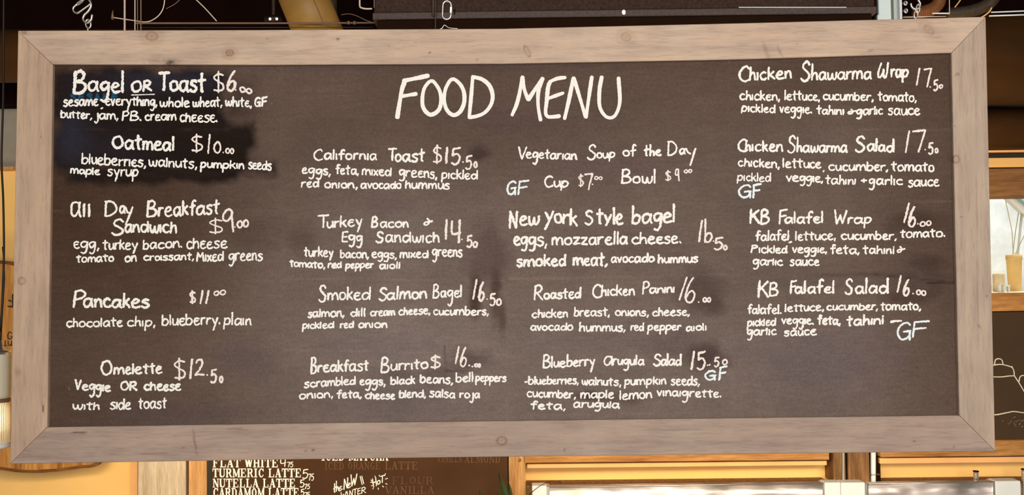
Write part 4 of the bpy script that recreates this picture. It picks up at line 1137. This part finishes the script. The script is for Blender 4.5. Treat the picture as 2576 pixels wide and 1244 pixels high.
# hoses
def hose(pts, Y, r, mat, label, rib=.12):
    c = cr(pts, 1.6); P3 = [P(x, y, Y) for x, y in c]
    rr = [r*(1+rib*(1 if (i % 3) == 0 else -0.3)) for i in range(len(P3))]
    one(MB().tube(P3, rr, 20), 'flexible_hose', mat, label, 'hose', smooth=True)
hose([(2366, -40), (2365, -8), (2358, 12), (2342, 24), (2322, 30), (2300, 34)], .9, .020, m_hose, 'orange brown flexible hose curving right of the silver hook')
hose([(2512, -40), (2500, -5), (2480, 14), (2450, 26), (2420, 32), (2385, 34)], .85, .019, m_hosed, 'dark flexible hose curving above the right frame corner')
line('yellow_tie', [(2420, -6), (2410, 8), (2402, 18)], .8, .0022, m_wood_peach, 'short yellowish tie slanting between the two hoses', 'tie')
line('hanging_wire', [(2388, -20), (2388.5, 36)], .5, .0014, m_wire, 'pale wire hanging between the two flexible hoses')
line('pale_strap', [(2460, 48), (2475, 40), (2488, 30), (2495, 19)], .05, .0020, m_wood_peach, 'pale strap end sticking up from the right frame corner', 'strap')
for (x0, y0, x1, y1, lab) in [(2345, 33.5, 2412, 33.5, 'short white tube just left of the right frame corner'), (2493, 31, 2620, 26, 'upper of two white tubes above the large duct on the right'),
                              (2488, 40, 2620, 35.5, 'lower of two white tubes above the large duct on the right')]:
    one(MB().tube([P(x0, y0, .84), P(x1, y1, .84)], .0026, 8), 'lamp_tube', m_white, lab, 'tube', 'white tubes near the ceiling', True)
one(MB().tube([P(2272, 43, .80), P(2380, 41, .80)], .0018, 8), 'lamp_tube', m_wire, 'thin pale tube right behind the top edge near the silver hook', 'tube', smooth=True)

# ------------------------------------------------------------------ large round ducts along the back wall
one(MB().tube([P(-120, 141, 1.25), P(500, 141, 1.25)], .101, 64), 'round_duct', m_duct, 'brown round duct end at the left edge behind the frame corner', 'duct', smooth=True)
one(MB().tube([P(1400, 156, 1.25), P(2760, 150, 1.25)], .170, 64), 'round_duct', m_duct, 'upper big brown round duct on the right beside the frame corner', 'duct', smooth=True)
one(MB().tube([P(1700, 320, 1.5), P(2720, 324, 1.5)], .088, 48), 'round_duct', m_duct, 'lower smaller dark round duct on the right above the window', 'duct', smooth=True)
one(pbox(-60, 210, 110, 262, 1.5, YW), 'dark_beam', m_dark, 'black beam under the big duct at the left edge', 'beam')
one(pbox(-60, 418, 80, 427, 1.57, YW, .001), 'wood_strip', m_wood_goldv, 'thin wooden strip on top of the yellow wall at the left edge', 'trim')

# ------------------------------------------------------------------ right-hand side: beam, window, chalkboard
YR = 1.5
one(pbox(2216, 378, 2700, 383, YR-.01, YW, .001), 'trim_strip', m_wood_peach, 'thin pale strip under the dark duct on the right', 'trim')
one(pbox(2216, 384, 2700, 396, YR+.02, YW), 'dark_green_strip', m_drink_edge, 'dark green strip above the golden lintel on the right', 'trim')  # recessed strip in its own dark green
one(pbox(2216, 397, 2700, 421, YR-.02, YW, .002), 'lintel', plain('pale_golden_wood', K(232, 180, 106), .6, var=.08, scale=4, stretch=(.3, 1, 8)), 'pale golden lintel board above the brown beam on the right', 'board')
one(pbox(2216, 424, 2700, 495, YR-.02, YW, .002), 'beam', m_wood_beam, 'brown wooden beam directly above the window on the right', 'beam')
win = setp(pbox(2216, 738, 2700, 783, YR-.02, YW, .002).build('window_1', m_wood_gold), kind='structure')
pbox(2400, 497, 2452, 737, YR+.04, YW).build('window_frame', m_wood_gold, win)
pbox(2452, 495, 2700, 740, YR+.07, YR+.074).build('window_pane', m_glass, win)
# outside / in the window: pale wall, sloping white bar, planter and small things on the ledge; daylight glare mixed into the pale colours
m_pale = plain('washed_out_blue_wall', (.74, .80, .84, 1), .8, var=.16, scale=9)
m_palegreen = plain('washed_out_leaves', (.46, .44, .24, 1), .8, var=.2)
m_palepot = plain('sunlit_ochre_pot', (.80, .56, .24, 1), .7, var=.12)
m_palebox = plain('sunlit_beige', (.80, .68, .45, 1), .8, var=.2, scale=20)
ow = setp(pbox(2380, 440, 2800, 900, 2.55, 2.6).build('wall_outside', m_pale), kind='structure')
led = one(pbox(2400, 735, 2800, 760, YR+.10, 2.5), 'window_ledge', m_palebox, 'sunlit ledge behind the window pane on the right', 'ledge')
zl = P(2550, 735, YR+.10)[2]
def on_ledge(px, Y, h_px, r_px, prof, name, mat, label, cat):
    x = P(px, 700, Y)[0]; k = (Y-CAM[1])/FPX
    return one(MB().lathe((x, Y, zl+.001), [(r*r_px*k, z*h_px*k) for r, z in prof], 28), name, mat, label, cat, smooth=True)
e = empty('planter', (P(2552, 700, 2.0)[0], 2.0, zl+.001), 'ochre planter with thin stems behind the window pane', 'planter')
k = (2.0+2.47)/FPX; x = P(2552, 700, 2.0)[0]
MB().lathe((x, 2.0, zl+.001), [(0, 0), (15*k, 0), (18*k, 78*k), (19*k, 78*k), (19*k, 92*k), (16*k, 92*k), (15*k, 80*k), (0, 80*k)], 28).build('pot', m_palepot, e, True)
mb = MB()
rs = random.Random(4)
for i in range(3):
    a = rs.uniform(-.02, .16); mb.tube([(x+rs.uniform(-.01, .01), 2.0, zl+80*k), (x+a*.5, 2.0, zl+150*k), (x+a, 2.0+rs.uniform(-.05, .05), zl+rs.uniform(190, 240)*k)], .0018, 5)
mb.build('stems', m_palegreen, e)
e = empty('climbing_plant', (P(2462, 700, 2.2)[0], 2.2, zl+.001), 'pale washed-out climbing plant at the left of the window view', 'plant')
k = (2.2+2.47)/FPX; x = P(2462, 700, 2.2)[0]
mb = MB().tube([(x-.01, 2.2, zl), (x+.02, 2.2, zl+60*k), (x-.01, 2.2, zl+120*k), (x+.01, 2.2, zl+190*k)], .003, 6); mb.build('stem', m_palegreen, e)
for i in range(46):
    t = rs.random(); cx = x+rs.gauss(0, 9*k); cz = zl+(60+rs.choice([20, 90])+rs.gauss(0, 14))*k; s = rs.uniform(3, 7)*k; an = rs.uniform(0, 6.28)
    c_, s_ = math.cos(an)*s, math.sin(an)*s
    V = [(cx-c_, 2.2, cz-s_), (cx+s_*.5, 2.19, cz-c_*.5), (cx+c_, 2.2+rs.uniform(-.02, .02), cz+s_), (cx-s_*.5, 2.19, cz+c_*.5)]
    MB().add(V, [(0, 1, 2, 3)]).build('leaf', m_palegreen, e) if i < 46 else None
on_ledge(2512, 1.85, 48, 14, [(0, 0), (1, 0), (1, .9), (.8, 1), (.7, .9), (.7, .6), (0, .6)], 'jar', m_palebox, 'beige squat jar in front of the ochre planter', 'jar')
on_ledge(2470, 1.75, 30, 22, [(0, 0), (.9, 0), (1, .5), (.8, .9), (.3, 1), (0, 1)], 'bowl', m_palepot, 'low ochre bowl at the left end of the ledge', 'bowl')
on_ledge(2514, 1.68, 22, 5, [(0, 0), (1, 0), (.6, .3), (1, .6), (.8, 1), (0, 1)], 'white_figurine', m_white, 'tiny white figurine on the ledge beside the bowl', 'figurine')
e = empty('small_stool', (P(2530, 700, 1.66)[0], 1.66, zl+.001), 'tiny pale stool standing on the ledge behind the pane', 'stool')
k = (1.66+2.47)/FPX; x = P(2530, 700, 1.66)[0]
MB().box((x-8*k, 1.65, zl+15*k), (x+8*k, 1.68, zl+19*k)).build('seat', m_white, e)
for s_ in (-1, 1): MB().box((x+s_*6*k-2*k, 1.655, zl+.001), (x+s_*6*k+2*k, 1.67, zl+15*k)).build('leg', m_white, e)
e = empty('awning_bar', P(2530, 520, 2.3), 'white sloping bar with a teal stripe at the top of the window view', 'awning')
MB().quad([(2515, 480), (2545, 470), (2620, 530), (2620, 575), (2572, 534)], 2.3, 2.34).build('bar', m_white, e)
MB().quad([(2545, 490), (2553, 488), (2620, 540), (2620, 552)], 2.296, 2.3).build('stripe', plain('teal_stripe', (.22, .42, .44, 1), .5), e)
line('drain_pipe', [(2572, 530), (2568, 560), (2560, 640)], 2.32, .006, m_wp2, 'thin grey downpipe under the white sloping bar', 'pipe')

# right chalkboard with a teapot drawing
e = empty('teapot_chalkboard', P(2540, 1104, YR), 'dark brown chalkboard with a teapot outline below the window on the right', 'chalkboard')
m_tb = plain('dark_brown_chalkboard', K(70, 52, 36), .85, var=.12, scale=4, bmp=0, spec=.15)
pbox(2216, 785, 2700, 1104, YR, YW-.01).build('panel', m_tb, e)
def tl(mb, pts, wd=2.6): ribbon(mb, cr([(2376+x/2.8, 800+y/2.8) for x, y in pts], 2), wd, YR, .12)
mb = MB()
tl(mb, [(352, 322), (360, 292), (382, 284), (404, 294), (412, 322)]); tl(mb, [(330, 332), (390, 324), (440, 332), (474, 344)]); tl(mb, [(474, 338), (488, 370), (492, 402)])
tl(mb, [(330, 412), (400, 412), (450, 406), (492, 404)]); tl(mb, [(492, 404), (520, 446), (560, 512), (600, 580), (640, 680)]); tl(mb, [(524, 446), (534, 410), (564, 402), (620, 412)])
tl(mb, [(340, 680), (380, 676), (440, 664), (490, 656), (560, 664), (640, 660)])
mb.build('teapot_drawing', plain('cream_chalk', (.72, .62, .48, 1), .9), e)
mb = MB()
for i in range(26):
    x = 540+rs.gauss(-30, 34); y = 735+rs.gauss(0, 18); tl(mb, [(x, y), (x+rs.uniform(-12, 12), y+rs.uniform(-8, 8))], rs.uniform(.8, 2.2))
mb.build('chalk_smudge', plain('chalk_dust', K(128, 108, 84), .9), e)
one(pbox(2215, 1106.5, 2700, 1147, YR-.02, YW, .002), 'rail', m_wood_gold, 'golden pine rail under the teapot chalkboard', 'rail')

# ------------------------------------------------------------------ bottom right: yellow panels, post, pipes
one(pbox(1318, 1120, 2086, 1160, YR-.02, YW, .002), 'rail', m_wood_gold, 'golden pine rail above the long yellow panel under the sign', 'rail')
one(pbox(1326, 1162, 2080, 1173, YR+.01, YW, .001), 'trim_strip', m_wood_peach, 'peach trim strip along the top of the long yellow panel', 'trim')
one(pbox(2213, 1149, 2700, 1163, YR+.01, YW, .001), 'trim_strip', m_wood_peach, 'peach trim strip along the top of the right yellow panel', 'trim')
one(pbox(1277, 600, 1319, 1300, YR-.02, YW, .002), 'pine_post', m_wood_goldv, 'golden pine post right of the drinks board with a dark knot', 'post')
one(MB().lathe((0, 0, 0), [(0, 0), (0, 0)], 4) if False else MB().tube([P(1306, 1156, YR-.021), P(1307, 1156, YR-.017)], .008, 10), 'knot', m_wood_brown, 'dark knot in the pine post beside the drinks board', 'knot')
e = empty('brown_post', P(2133, 1240, YR-.01), 'brown stained double post between the two yellow panels', 'post')
pbox(2087, 400, 2118, 1213, YR-.01, YW, .002).build('left_board', m_wood_brown, e); pbox(2124, 400, 2178, 1213, YR-.01, YW, .002).build('right_board', m_wood_brown, e)
pbox(2117, 400, 2125, 1213, YR+.01, YW).build('groove', m_under, e)
one(MB().tube([P(2121.5, 500, YR-.016), P(2121.5, 1213, YR-.016)], .0042, 10), 'thin_conduit', m_wp2, 'thin grey conduit running down the groove of the brown post', 'conduit', smooth=True)
one(pbox(2180, 400, 2206, 1300, YR+.03, YW), 'gap_strip', m_under, 'dark strip filling the gap behind the white pipe', 'board')  # dark strip fills the gap between the post and the right panel
one(MB().tube([P(2181, 1090, YR+.02), P(2181, 1300, YR+.02)], .004, 10), 'thin_conduit', m_wire, 'pale thin conduit just left of the white pipe', 'conduit', smooth=True)
e = empty('white_pipe', P(2196.5, 1240, YR+.01), 'white upright pipe with a brown clamp right of the brown post', 'pipe')
MB().tube([P(2196.5, 1090, YR+.012), P(2196.5, 1300, YR+.012)], .0105, 20).build('tube', m_white, e, True)
MB().box(P(2187, 1194, YR-.002), P(2210, 1189, YR+.03)).build('clamp', m_wood_brown, e)
def bolt(x, y0, y1, label):
    e = empty('chrome_bolt', P(x, y1, 1.465), label, 'bolt', 'chrome bolts on the steel canopy')
    MB().tube([P(x, y0, 1.465), P(x, y1+8, 1.465)], .0095, 14).build('shaft', m_steel, e, True)
    MB().tube([P(x, y0-1, 1.465), P(x, y0+1.6, 1.465)], .0112, 14).build('cap', m_under, e)
    zz = [P(x, y0+4+i*3.4, 1.456) for i in range(int((y1-y0-4)/3.4))]
    MB().tube(zz, [.004+.0022*(i % 2) for i in range(len(zz))], 10).build('thread', m_metal, e, True)
bolt(2455, 1184, 1209, 'short chrome bolt standing on the steel canopy below the sign corner')
bolt(2576, 1179, 1260, 'longer chrome bolt cut off by the right edge of the picture')

# steel canopies with white corner caps
def canopy(x0, x1, y0, y1, caps, label):
    e = empty('steel_canopy', P((x0+x1)/2, 1300, 1.44), label, 'canopy')
    n = 60
    V = []; F = []
    for i in range(n):
        t = i/(n-1); x = x0+(x1-x0)*t; y = y0+(y1-y0)*t
        w_ = .006*math.sin(t*17)+.004*math.sin(t*41+1)
        a = np.array(P(x, y, 1.44)); 
        for j in range(8):
            V.append((a[0], 1.44+w_*j/7*1.2, a[2]-.04*j))
        V.append((a[0], 1.492, a[2]))
    for i in range(n-1):
        for j in range(7): F.append((i*9+j, i*9+j+1, (i+1)*9+j+1, (i+1)*9+j))
        F.append((i*9+8, i*9, (i+1)*9, (i+1)*9+8))
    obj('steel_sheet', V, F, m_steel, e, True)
    MB().tube([P(x0, y0-1, 1.438), P(x1, y1-1, 1.438)], .0028, 8).build('rim', m_metal, e, True)
    for c in caps:
        pbox(c[0], c[1], c[2], 1330, 1.43, 1.495, .003).build('corner_cap', m_white, e)
        pbox(c[3], c[1]+2, c[4], 1330, 1.433, 1.495, .001).build('cap_edge', m_metal, e)
canopy(1378, 2076, 1225, 1216, [(1339, 1221, 1376, 1376, 1383), (2076, 1213, 2116, 2071, 2077)], 'long polished steel canopy with white corner caps below the middle of the sign')
canopy(2184, 2504, 1217, 1212, [(2117, 1213, 2178, 2178, 2184), (2506, 1209, 2570, 2500, 2506)], 'shorter polished steel canopy with white corner caps below the right end of the sign')
line('thin_cable', [(1330, 1244), (1344, 1232), (1362, 1219), (1385, 1210), (1412, 1212)], 1.42, .0012, m_black, 'thin black cable arching over the white cap of the long canopy', 'cable')
line('thin_cable', [(1330, 1250), (1336, 1240), (1340, 1234)], 1.42, .0012, m_black, 'short black cable end beside the leftmost white cap', 'cable')
one(pbox(1325, 1216, 2086, 1222, YR-.004, YW), 'dark_ledge', m_wood_brown, 'dark thin ledge under the long yellow panel', 'ledge')
one(pbox(2213, 1211, 2700, 1215, YR-.004, YW), 'dark_ledge', m_wood_brown, 'dark thin ledge under the right yellow panel', 'ledge')

# ------------------------------------------------------------------ bottom left: post, strips, drinks board
e = empty('pale_post', P(409, 1260, YR), 'wide pale wooden post left of the drinks board', 'post')
pbox(348, 500, 468, 1300, YR, YW, .002).build('board', m_wood_pale, e)
pbox(468.5, 500, 475, 1300, YR+.03, YW).build('shadow_gap', m_wood_brown, e)
pbox(330, 500, 347, 1300, YR+.07, YW).build('side_strip', m_wood_peach, e)
one(pbox(475, 500, 521, 1300, YR-.01, YW, .002), 'side_board', wood('tan_board', K(196, 142, 84), K(222, 170, 112), 'z'), 'tan wooden board between the pale post and the drinks board', 'board')
db = empty('drinks_board', P(900, 1300, YR-.03), 'brown drinks menu board with cream lettering hanging below the sign', 'chalkboard')
YD = YR-.03
pbox(531, 860, 1276, 1320, YD, YW-.003).build('panel', m_drink, db)
pbox(522, 860, 531, 1320, YD-.002, YW-.003).build('side_edge', m_drink_edge, db)
S2 = {
'F': [(.24,0,.24,1,.2),(.02,.04,.46,.04,.08),(.02,.96,.86,.96,.08),(.82,1,.82,.7,.08),(.24,.52,.6,.52,.08),(.58,.66,.58,.38,.07)],
'L': [(.26,0,.26,1,.2),(.04,.96,.5,.96,.08),(.04,.04,.88,.04,.08),(.84,0,.84,.34,.09)],
'A': [(.5,1,.16,.04,.10),(.46,1,.78,.04,.22),(.02,.04,.32,.04,.08),(.56,.04,.98,.04,.08),(.26,.32,.66,.32,.07)],
'T': [(.5,0,.5,.96,.22),(.28,.04,.72,.04,.08),(.04,.95,.96,.95,.1),(.08,1,.08,.66,.08),(.92,1,.92,.66,.08)],
'W': [(.14,.96,.32,.04,.2),(.32,.04,.5,.86,.1),(.5,.9,.68,.04,.2),(.68,.04,.88,.96,.1),(.02,.96,.34,.96,.08),(.76,.96,1,.96,.08)],
'H': [(.22,0,.22,1,.2),(.78,0,.78,1,.2),(.22,.5,.78,.5,.09),(.02,.04,.42,.04,.08),(.02,.96,.42,.96,.08),(.58,.04,.98,.04,.08),(.58,.96,.98,.96,.08)],
'I': [(.5,0,.5,1,.34),(.1,.04,.9,.04,.08),(.1,.96,.9,.96,.08)],
'E': [(.24,0,.24,1,.2),(.02,.04,.88,.04,.08),(.02,.96,.86,.96,.08),(.84,0,.84,.3,.08),(.82,1,.82,.7,.08),(.24,.52,.6,.52,.08),(.58,.66,.58,.38,.07)],
'U': [(.2,.22,.2,1,.2),(.8,.22,.8,1,.1),(.2,.24,.34,.06,.18),(.34,.05,.64,.05,.1),(.64,.06,.8,.24,.1),(.02,.96,.4,.96,.08),(.64,.96,.98,.96,.08)],
'R': [(.22,0,.22,1,.2),(.02,.04,.42,.04,.08),(.02,.96,.6,.96,.08),(.22,.5,.58,.5,.08),(.6,.94,.74,.84,.16),(.74,.86,.74,.62,.18),(.74,.64,.58,.5,.16),(.56,.5,.8,.05,.18),(.76,.04,.98,.04,.08)],
'M': [(.16,0,.16,1,.1),(.18,.98,.5,.1,.16),(.5,.1,.8,.98,.09),(.84,0,.84,1,.18),(.02,.04,.32,.04,.08),(.68,.04,1,.04,.08),(.02,.96,.24,.96,.08),(.78,.96,1,.96,.08)],
'C': [(.24,.28,.24,.72,.2),(.24,.3,.42,.05,.16),(.4,.05,.66,.05,.1),(.66,.05,.84,.3,.1),(.24,.7,.42,.95,.16),(.4,.95,.66,.95,.1),(.66,.95,.82,.74,.12),(.84,1,.84,.66,.08)],
'N': [(.18,0,.18,1,.1),(.2,.96,.8,.04,.22),(.82,0,.82,1,.1),(.02,.04,.36,.04,.08),(.02,.96,.3,.96,.08),(.66,.96,.98,.96,.08)],
'D': [(.24,0,.24,1,.2),(.02,.04,.56,.04,.08),(.02,.96,.56,.96,.08),(.54,.95,.78,.74,.15),(.78,.76,.78,.24,.2),(.78,.26,.54,.05,.15)],
'O': [(.22,.28,.22,.72,.2),(.78,.28,.78,.72,.2),(.24,.3,.42,.06,.16),(.4,.05,.6,.05,.1),(.58,.06,.76,.3,.16),(.24,.7,.42,.94,.16),(.4,.95,.6,.95,.1),(.58,.94,.76,.7,.16)],
'V': [(.16,.96,.5,.04,.2),(.5,.04,.84,.96,.1),(.02,.96,.36,.96,.08),(.7,.96,.98,.96,.08)],
'G': [(.24,.28,.24,.72,.2),(.24,.3,.42,.05,.16),(.4,.05,.7,.05,.1),(.8,.06,.8,.44,.16),(.62,.44,.96,.44,.08),(.24,.7,.42,.95,.16),(.4,.95,.66,.95,.1),(.66,.95,.84,.74,.12)],
'S': [(.24,.3,.24,.06,.08),(.24,.05,.66,.05,.1),(.66,.06,.78,.3,.18),(.76,.32,.28,.66,.2),(.26,.66,.34,.92,.16),(.34,.95,.7,.95,.1),(.74,.96,.74,.72,.08)],
}
def slab(mb, text, x0, x1, yt, yb, Y, sq=1.0, thin=1.0):
    wts = [(.62 if c == 'I' else .55 if c == ' ' else 1.18 if c in 'MW' else 1.0) for c in text]
    u = (x1-x0)/sum(wts); x = x0
    for c, wt in zip(text, wts):
        cw = u*wt
        for (a0, b0, a1, b1, wd) in S2.get(c, []):
            q = [(x+a0*cw*.97, yb-(yb-yt)*b0), (x+a1*cw*.97, yb-(yb-yt)*b1)]
            vert = abs(b1-b0) > .2
            W = wd*(cw if vert else (yb-yt))*(1.12 if vert else 1.2)*thin
            p = np.array(q); d = p[1]-p[0]; d /= np.hypot(*d)+1e-9; nn = np.array([-d[1], d[0]])*W/2
            h = .0006+srnd.random()*.0004
            A = [p[0]+nn, p[1]+nn, p[1]-nn, p[0]-nn]
            T3 = [P(v[0], v[1], Y-h) for v in A]; B3 = [P(v[0], v[1], Y) for v in A]
            mb.add(T3+B3, [(3, 2, 1, 0), (0, 1, 5, 4), (1, 2, 6, 5), (2, 3, 7, 6), (3, 0, 4, 7)])
        x += cw
for (t, x0, x1, yt, yb) in [('FLAT WHITE', 535, 701, 1152, 1174.5), ('TURMERIC LATTE', 534, 759, 1177.5, 1199.5), ('NUTELLA LATTE', 535, 744, 1203, 1225), ('CARDAMOM LATTE', 535, 753, 1226.5, 1249)]:
    mb = MB(); slab(mb, t, x0, x1, yt, yb, YD); mb.build('drink_name', m_chalk2, db)
for ws in ([('4', 705, 720, 1173, 20, 2.6), ('75', 722, 738, 1174, 13, 2)], [('5', 760, 776, 1203, 24, 2.6), ('75', 775, 790, 1208, 17, 2)],
           [('5', 754, 766, 1225, 19, 2.6), ('75', 765, 780, 1229, 13, 2)], [('5', 756, 766, 1246, 17, 2.6), ('75', 766, 780, 1251, 14, 2)]):
    mb = MB()
    for (t, x0, x1, yb, h, wd) in ws: word(mb, t, x0, x1, yb, yb, h/2, h, 0, wd, YD, 1.6, .08, .5)
    mb.build('drink_price', m_chalk2, db)
mb = MB()
for t, x0, x1, b0, b1, xh, asc, wd in [('th', 838, 852, 1240, 1232, 10, 26, 2.4), ('e', 851, 862, 1236, 1230, 10, 12, 2.2), ('N', 864, 876, 1231, 1227, 13, 27, 2.8), ('e', 874, 883, 1228, 1224, 12, 14, 2.4), ('Ŵ', 882, 899, 1223, 1219, 14, 30, 2.6),
                                       ('Ŵ', 857, 872, 1254, 1251, 8, 17, 2), ('I', 872, 876, 1247, 1246, 10, 20, 2.2), ('N', 878, 888, 1248, 1246, 7.5, 15, 2), ('T', 888, 899, 1245, 1243, 7.5, 15, 2), ('E', 899, 908, 1243, 1241, 7.5, 15, 2), ('R', 909, 921, 1241, 1239, 7.5, 15, 2)]:
    if t == 'I': ribbon(mb, cr([(875, 1250), (873, 1235)], 1.6), 2.2, YD, .08); continue
    word(mb, t, x0, x1, b0, b1, xh, asc, 3, wd, YD, 1.6, .08, .4)
ribbon(mb, cr([(906, 1197), (911, 1218)], 1.6), 2.2, YD, .08); ribbon(mb, cr([(910, 1196), (915, 1216)], 1.6), 2.2, YD, .08)
mb.build('seasonal_note', m_chalk2, db)
mb = MB()
for t, x0, x1, b0, b1, xh, asc, wd in [('H', 937, 947, 1224, 1219, 10, 20, 2.6), ('o', 948, 957, 1219, 1216, 10, 12, 2.4), ('T', 956, 968, 1215, 1212, 9, 18, 2.4)]:
    if t == 'H':
        for a in ([(940, 1224), (937, 1203)], [(947, 1221), (945, 1200)], [(937, 1214), (947, 1210)]): ribbon(mb, cr(a, 1.6), 2.4, YD, .08)
    else: word(mb, t, x0, x1, b0, b1, xh, asc, 3, wd, YD, 1.6, .08, .4)
for a in ([(933, 1206), (936, 1209)], [(932, 1212), (936, 1212)], [(943, 1196), (944, 1199)], [(954, 1194), (955, 1197)], [(970, 1190), (967, 1196)], [(975, 1202), (969, 1204)], [(974, 1217), (970, 1215)], [(965, 1224), (962, 1221)], [(952, 1230), (951, 1226)], [(938, 1229), (939, 1226)], [(934, 1221), (937, 1220)]):
    ribbon(mb, cr(a, 1.4), 1.9, YD, .08)
mb.build('hot_note', m_chalk2, db)
mb = MB(); slab(mb, 'ICED', 808, 868, 1136, 1157.5, YD); slab(mb, 'MATCHA', 877, 978, 1136, 1157.5, YD); mb.build('drink_name', m_chalk2, db)
for t, x0, x1, yt, yb, th in [('ICED ORANGE', 816, 958, 1161, 1180, .6), ('LATTE', 968, 1052, 1160, 1180, .7), ('VANILLA', 1100, 1163, 1145, 1162, .6), ('ALMOND', 1168, 1260, 1145, 1163, .6),
                             ('FLOUR', 985, 1092, 1198, 1217, .35), ('VANILLA', 968, 1094, 1222, 1241, .55)]:
    mb = MB(); slab(mb, t, x0, x1, yt, yb, YD, thin=th); mb.build('ghost_lettering', m_ghost, db)['label'] = 'faded, half wiped-off lettering'
# plant leaves reaching up in front of the drinks board
e = empty('plant', P(1262, 1320, 1.3), 'dark green plant tips in front of the right edge of the drinks board', 'plant')
def leaf(pts, wd):
    c = cr(pts, 3); n = len(c); d = np.gradient(c, axis=0); d /= np.hypot(d[:, 0], d[:, 1])[:, None]; nr = np.stack([-d[:, 1], d[:, 0]], -1)
    ww = wd*np.sin(np.linspace(.5, math.pi, n))**.8
    A = c+nr*ww[:, None]; B = c-nr*ww[:, None]
    VA = at(A[:, 0], A[:, 1], 1.31); VB = at(B[:, 0], B[:, 1], 1.31); VC = at(c[:, 0], c[:, 1], 1.30)
    V = np.stack([VA, VC, VB], 1).reshape(-1, 3)
    F = [(i*3+j, i*3+j+1, i*3+4+j, i*3+3+j) for i in range(n-1) for j in range(2)]
    obj('leaf', V, F, m_leaf, e)
leaf([(1275, 1300), (1272, 1250), (1262, 1215), (1255, 1185)], 9); leaf([(1290, 1300), (1284, 1240), (1279, 1210)], 6); leaf([(1206, 1300), (1208, 1250), (1207, 1228)], 4); leaf([(1255, 1300), (1258, 1260), (1252, 1230)], 5)
MB().tube([P(1262, 1330, 1.3), P(1268, 1280, 1.3)], .006, 6).build('stem', m_leaf, e)

# ------------------------------------------------------------------ left: round wooden sign, pendant lamp
e = empty('wooden_sign', P(60, 1186, 1.35), 'rough wooden sign with black lettering on the yellow wall at the left', 'sign')
pts = [(-160, 690), (-60, 652), (0, 656), (40, 662), (150, 690), (240, 760), (300, 860), (310, 980), (280, 1080), (250, 1163), (200, 1176), (140, 1184), (80, 1187), (20, 1182), (-60, 1165), (-170, 1100)]
poly = [tuple(p) for p in cr(pts+[pts[0]], 8)[:-1]]
A = [np.array(P(x, y, 1.44)) for x, y in poly]; n = len(A); rs2 = random.Random(8)
ctr = sum(A)/n
V = [a for a in A]+[ctr+(a-ctr)*(1.0+rs2.uniform(-.004, .004))+np.array([0, .035, 0]) for a in A]
F = [tuple(range(n)), tuple(range(n, 2*n))[::-1]]+[(i, n+i, n+(i+1) % n, (i+1) % n) for i in range(n)]
obj('board', V, F, m_sign, e)
V = [ctr+(a-ctr)*1.004+np.array([0, -.004, 0]) for a in A]+[ctr+(a-ctr)*.975+np.array([0, -.004, 0]) for a in A]+[ctr+(a-ctr)*1.004+np.array([0, .03, 0]) for a in A]
F = [(i, (i+1) % n, n+(i+1) % n, n+i) for i in range(n)]+[(i, 2*n+i, 2*n+(i+1) % n, (i+1) % n) for i in range(n)]
obj('bark_rim', V, F, wood('bark', K(70, 40, 14), K(140, 90, 40), 'x', fine=3), e)
mb = MB()
def ik(pts, wd): ribbon(mb, cr(pts, 2), wd, 1.44, .05, lift=.0012)
ik([(32, 740), (32, 772)], 4); ik([(20, 770), (33, 771)], 4); ik([(22, 755), (28, 757)], 4)
mb.build('lettering', m_ink, e)
mb = MB()
ik([(30, 838), (24, 834), (20, 842), (21, 850), (27, 852), (30, 847)], 2.6); ik([(26, 845), (31, 845)], 2); ik([(13, 856), (13, 868)], 2.6); ik([(9, 869), (18, 869)], 2); ik([(21, 857), (21, 866), (26, 868), (29, 862)], 2.4); ik([(29, 856), (29, 869)], 2.4)
mb.build('lettering', m_ink, e)
e = empty('small_black_tag', P(33, 755, 1.43), 'x', 'x'); bpy.data.objects.remove(e)

YL = .30
kL = (YL-CAM[1])/FPX
lx, _, lz = P(-12, 865, YL)
e = empty('pendant_lamp', (lx, YL, lz-.30), 'pendant lamp with cream collar and ribbed glass shade at the left edge', 'lamp')
cp_ = cr([(10, -120), (9, 60), (8, 240), (4, 400), (8, 500), (10, 620), (8, 700), (3, 800), (-9, 868)], 12)
MB().tube([P(x, y, YL) for x, y in cp_], .0030, 8).build('cord', m_black, e, True)
MB().tube([P(x, y, YL) for x, y in [(7, 620), (10, 655), (11, 700), (5, 800), (1, 868)]], .0022, 8).build('cord', m_black, e, True)
MB().lathe((lx, YL, lz), [(.0001, .012*1), (.012, .012), (.020, .008), (.022, -.014), (.030, -.016), (.041, -.020), (.0425, -.024), (.040, -.028)], 40).build('cap', m_metal, e, True)
MB().lathe((lx, YL, lz), [(.040, -.026), (.0405, -.034), (.0405, -.140), (.039, -.150), (.036, -.152)], 40).build('collar', m_cream, e, True)
MB().lathe((lx, YL, lz), [(.036, -.150), (.0405, -.153), (.0405, -.162)], 40).build('band', m_tan, e, True)
MB().lathe((lx, YL, lz), [(.037, -.162), (.0395, -.176, 1), (.0402, -.20, 1), (.0400, -.26, 1), (.0395, -.276, 1), (.037, -.276, 1), (.037, -.17, 1)], 288, .022, 48).build('ribbed_shade', m_rglass, e, False)
MB().lathe((lx, YL, lz), [(.036, -.276), (.0405, -.277), (.041, -.283), (.0405, -.289), (.036, -.289)], 40).build('rim', m_white, e, True)
MB().lathe((lx, YL, lz), [(.0001, -.17), (.012, -.18), (.018, -.21), (.014, -.24), (.0001, -.25)], 20).build('bulb', m_bulb, e, True)
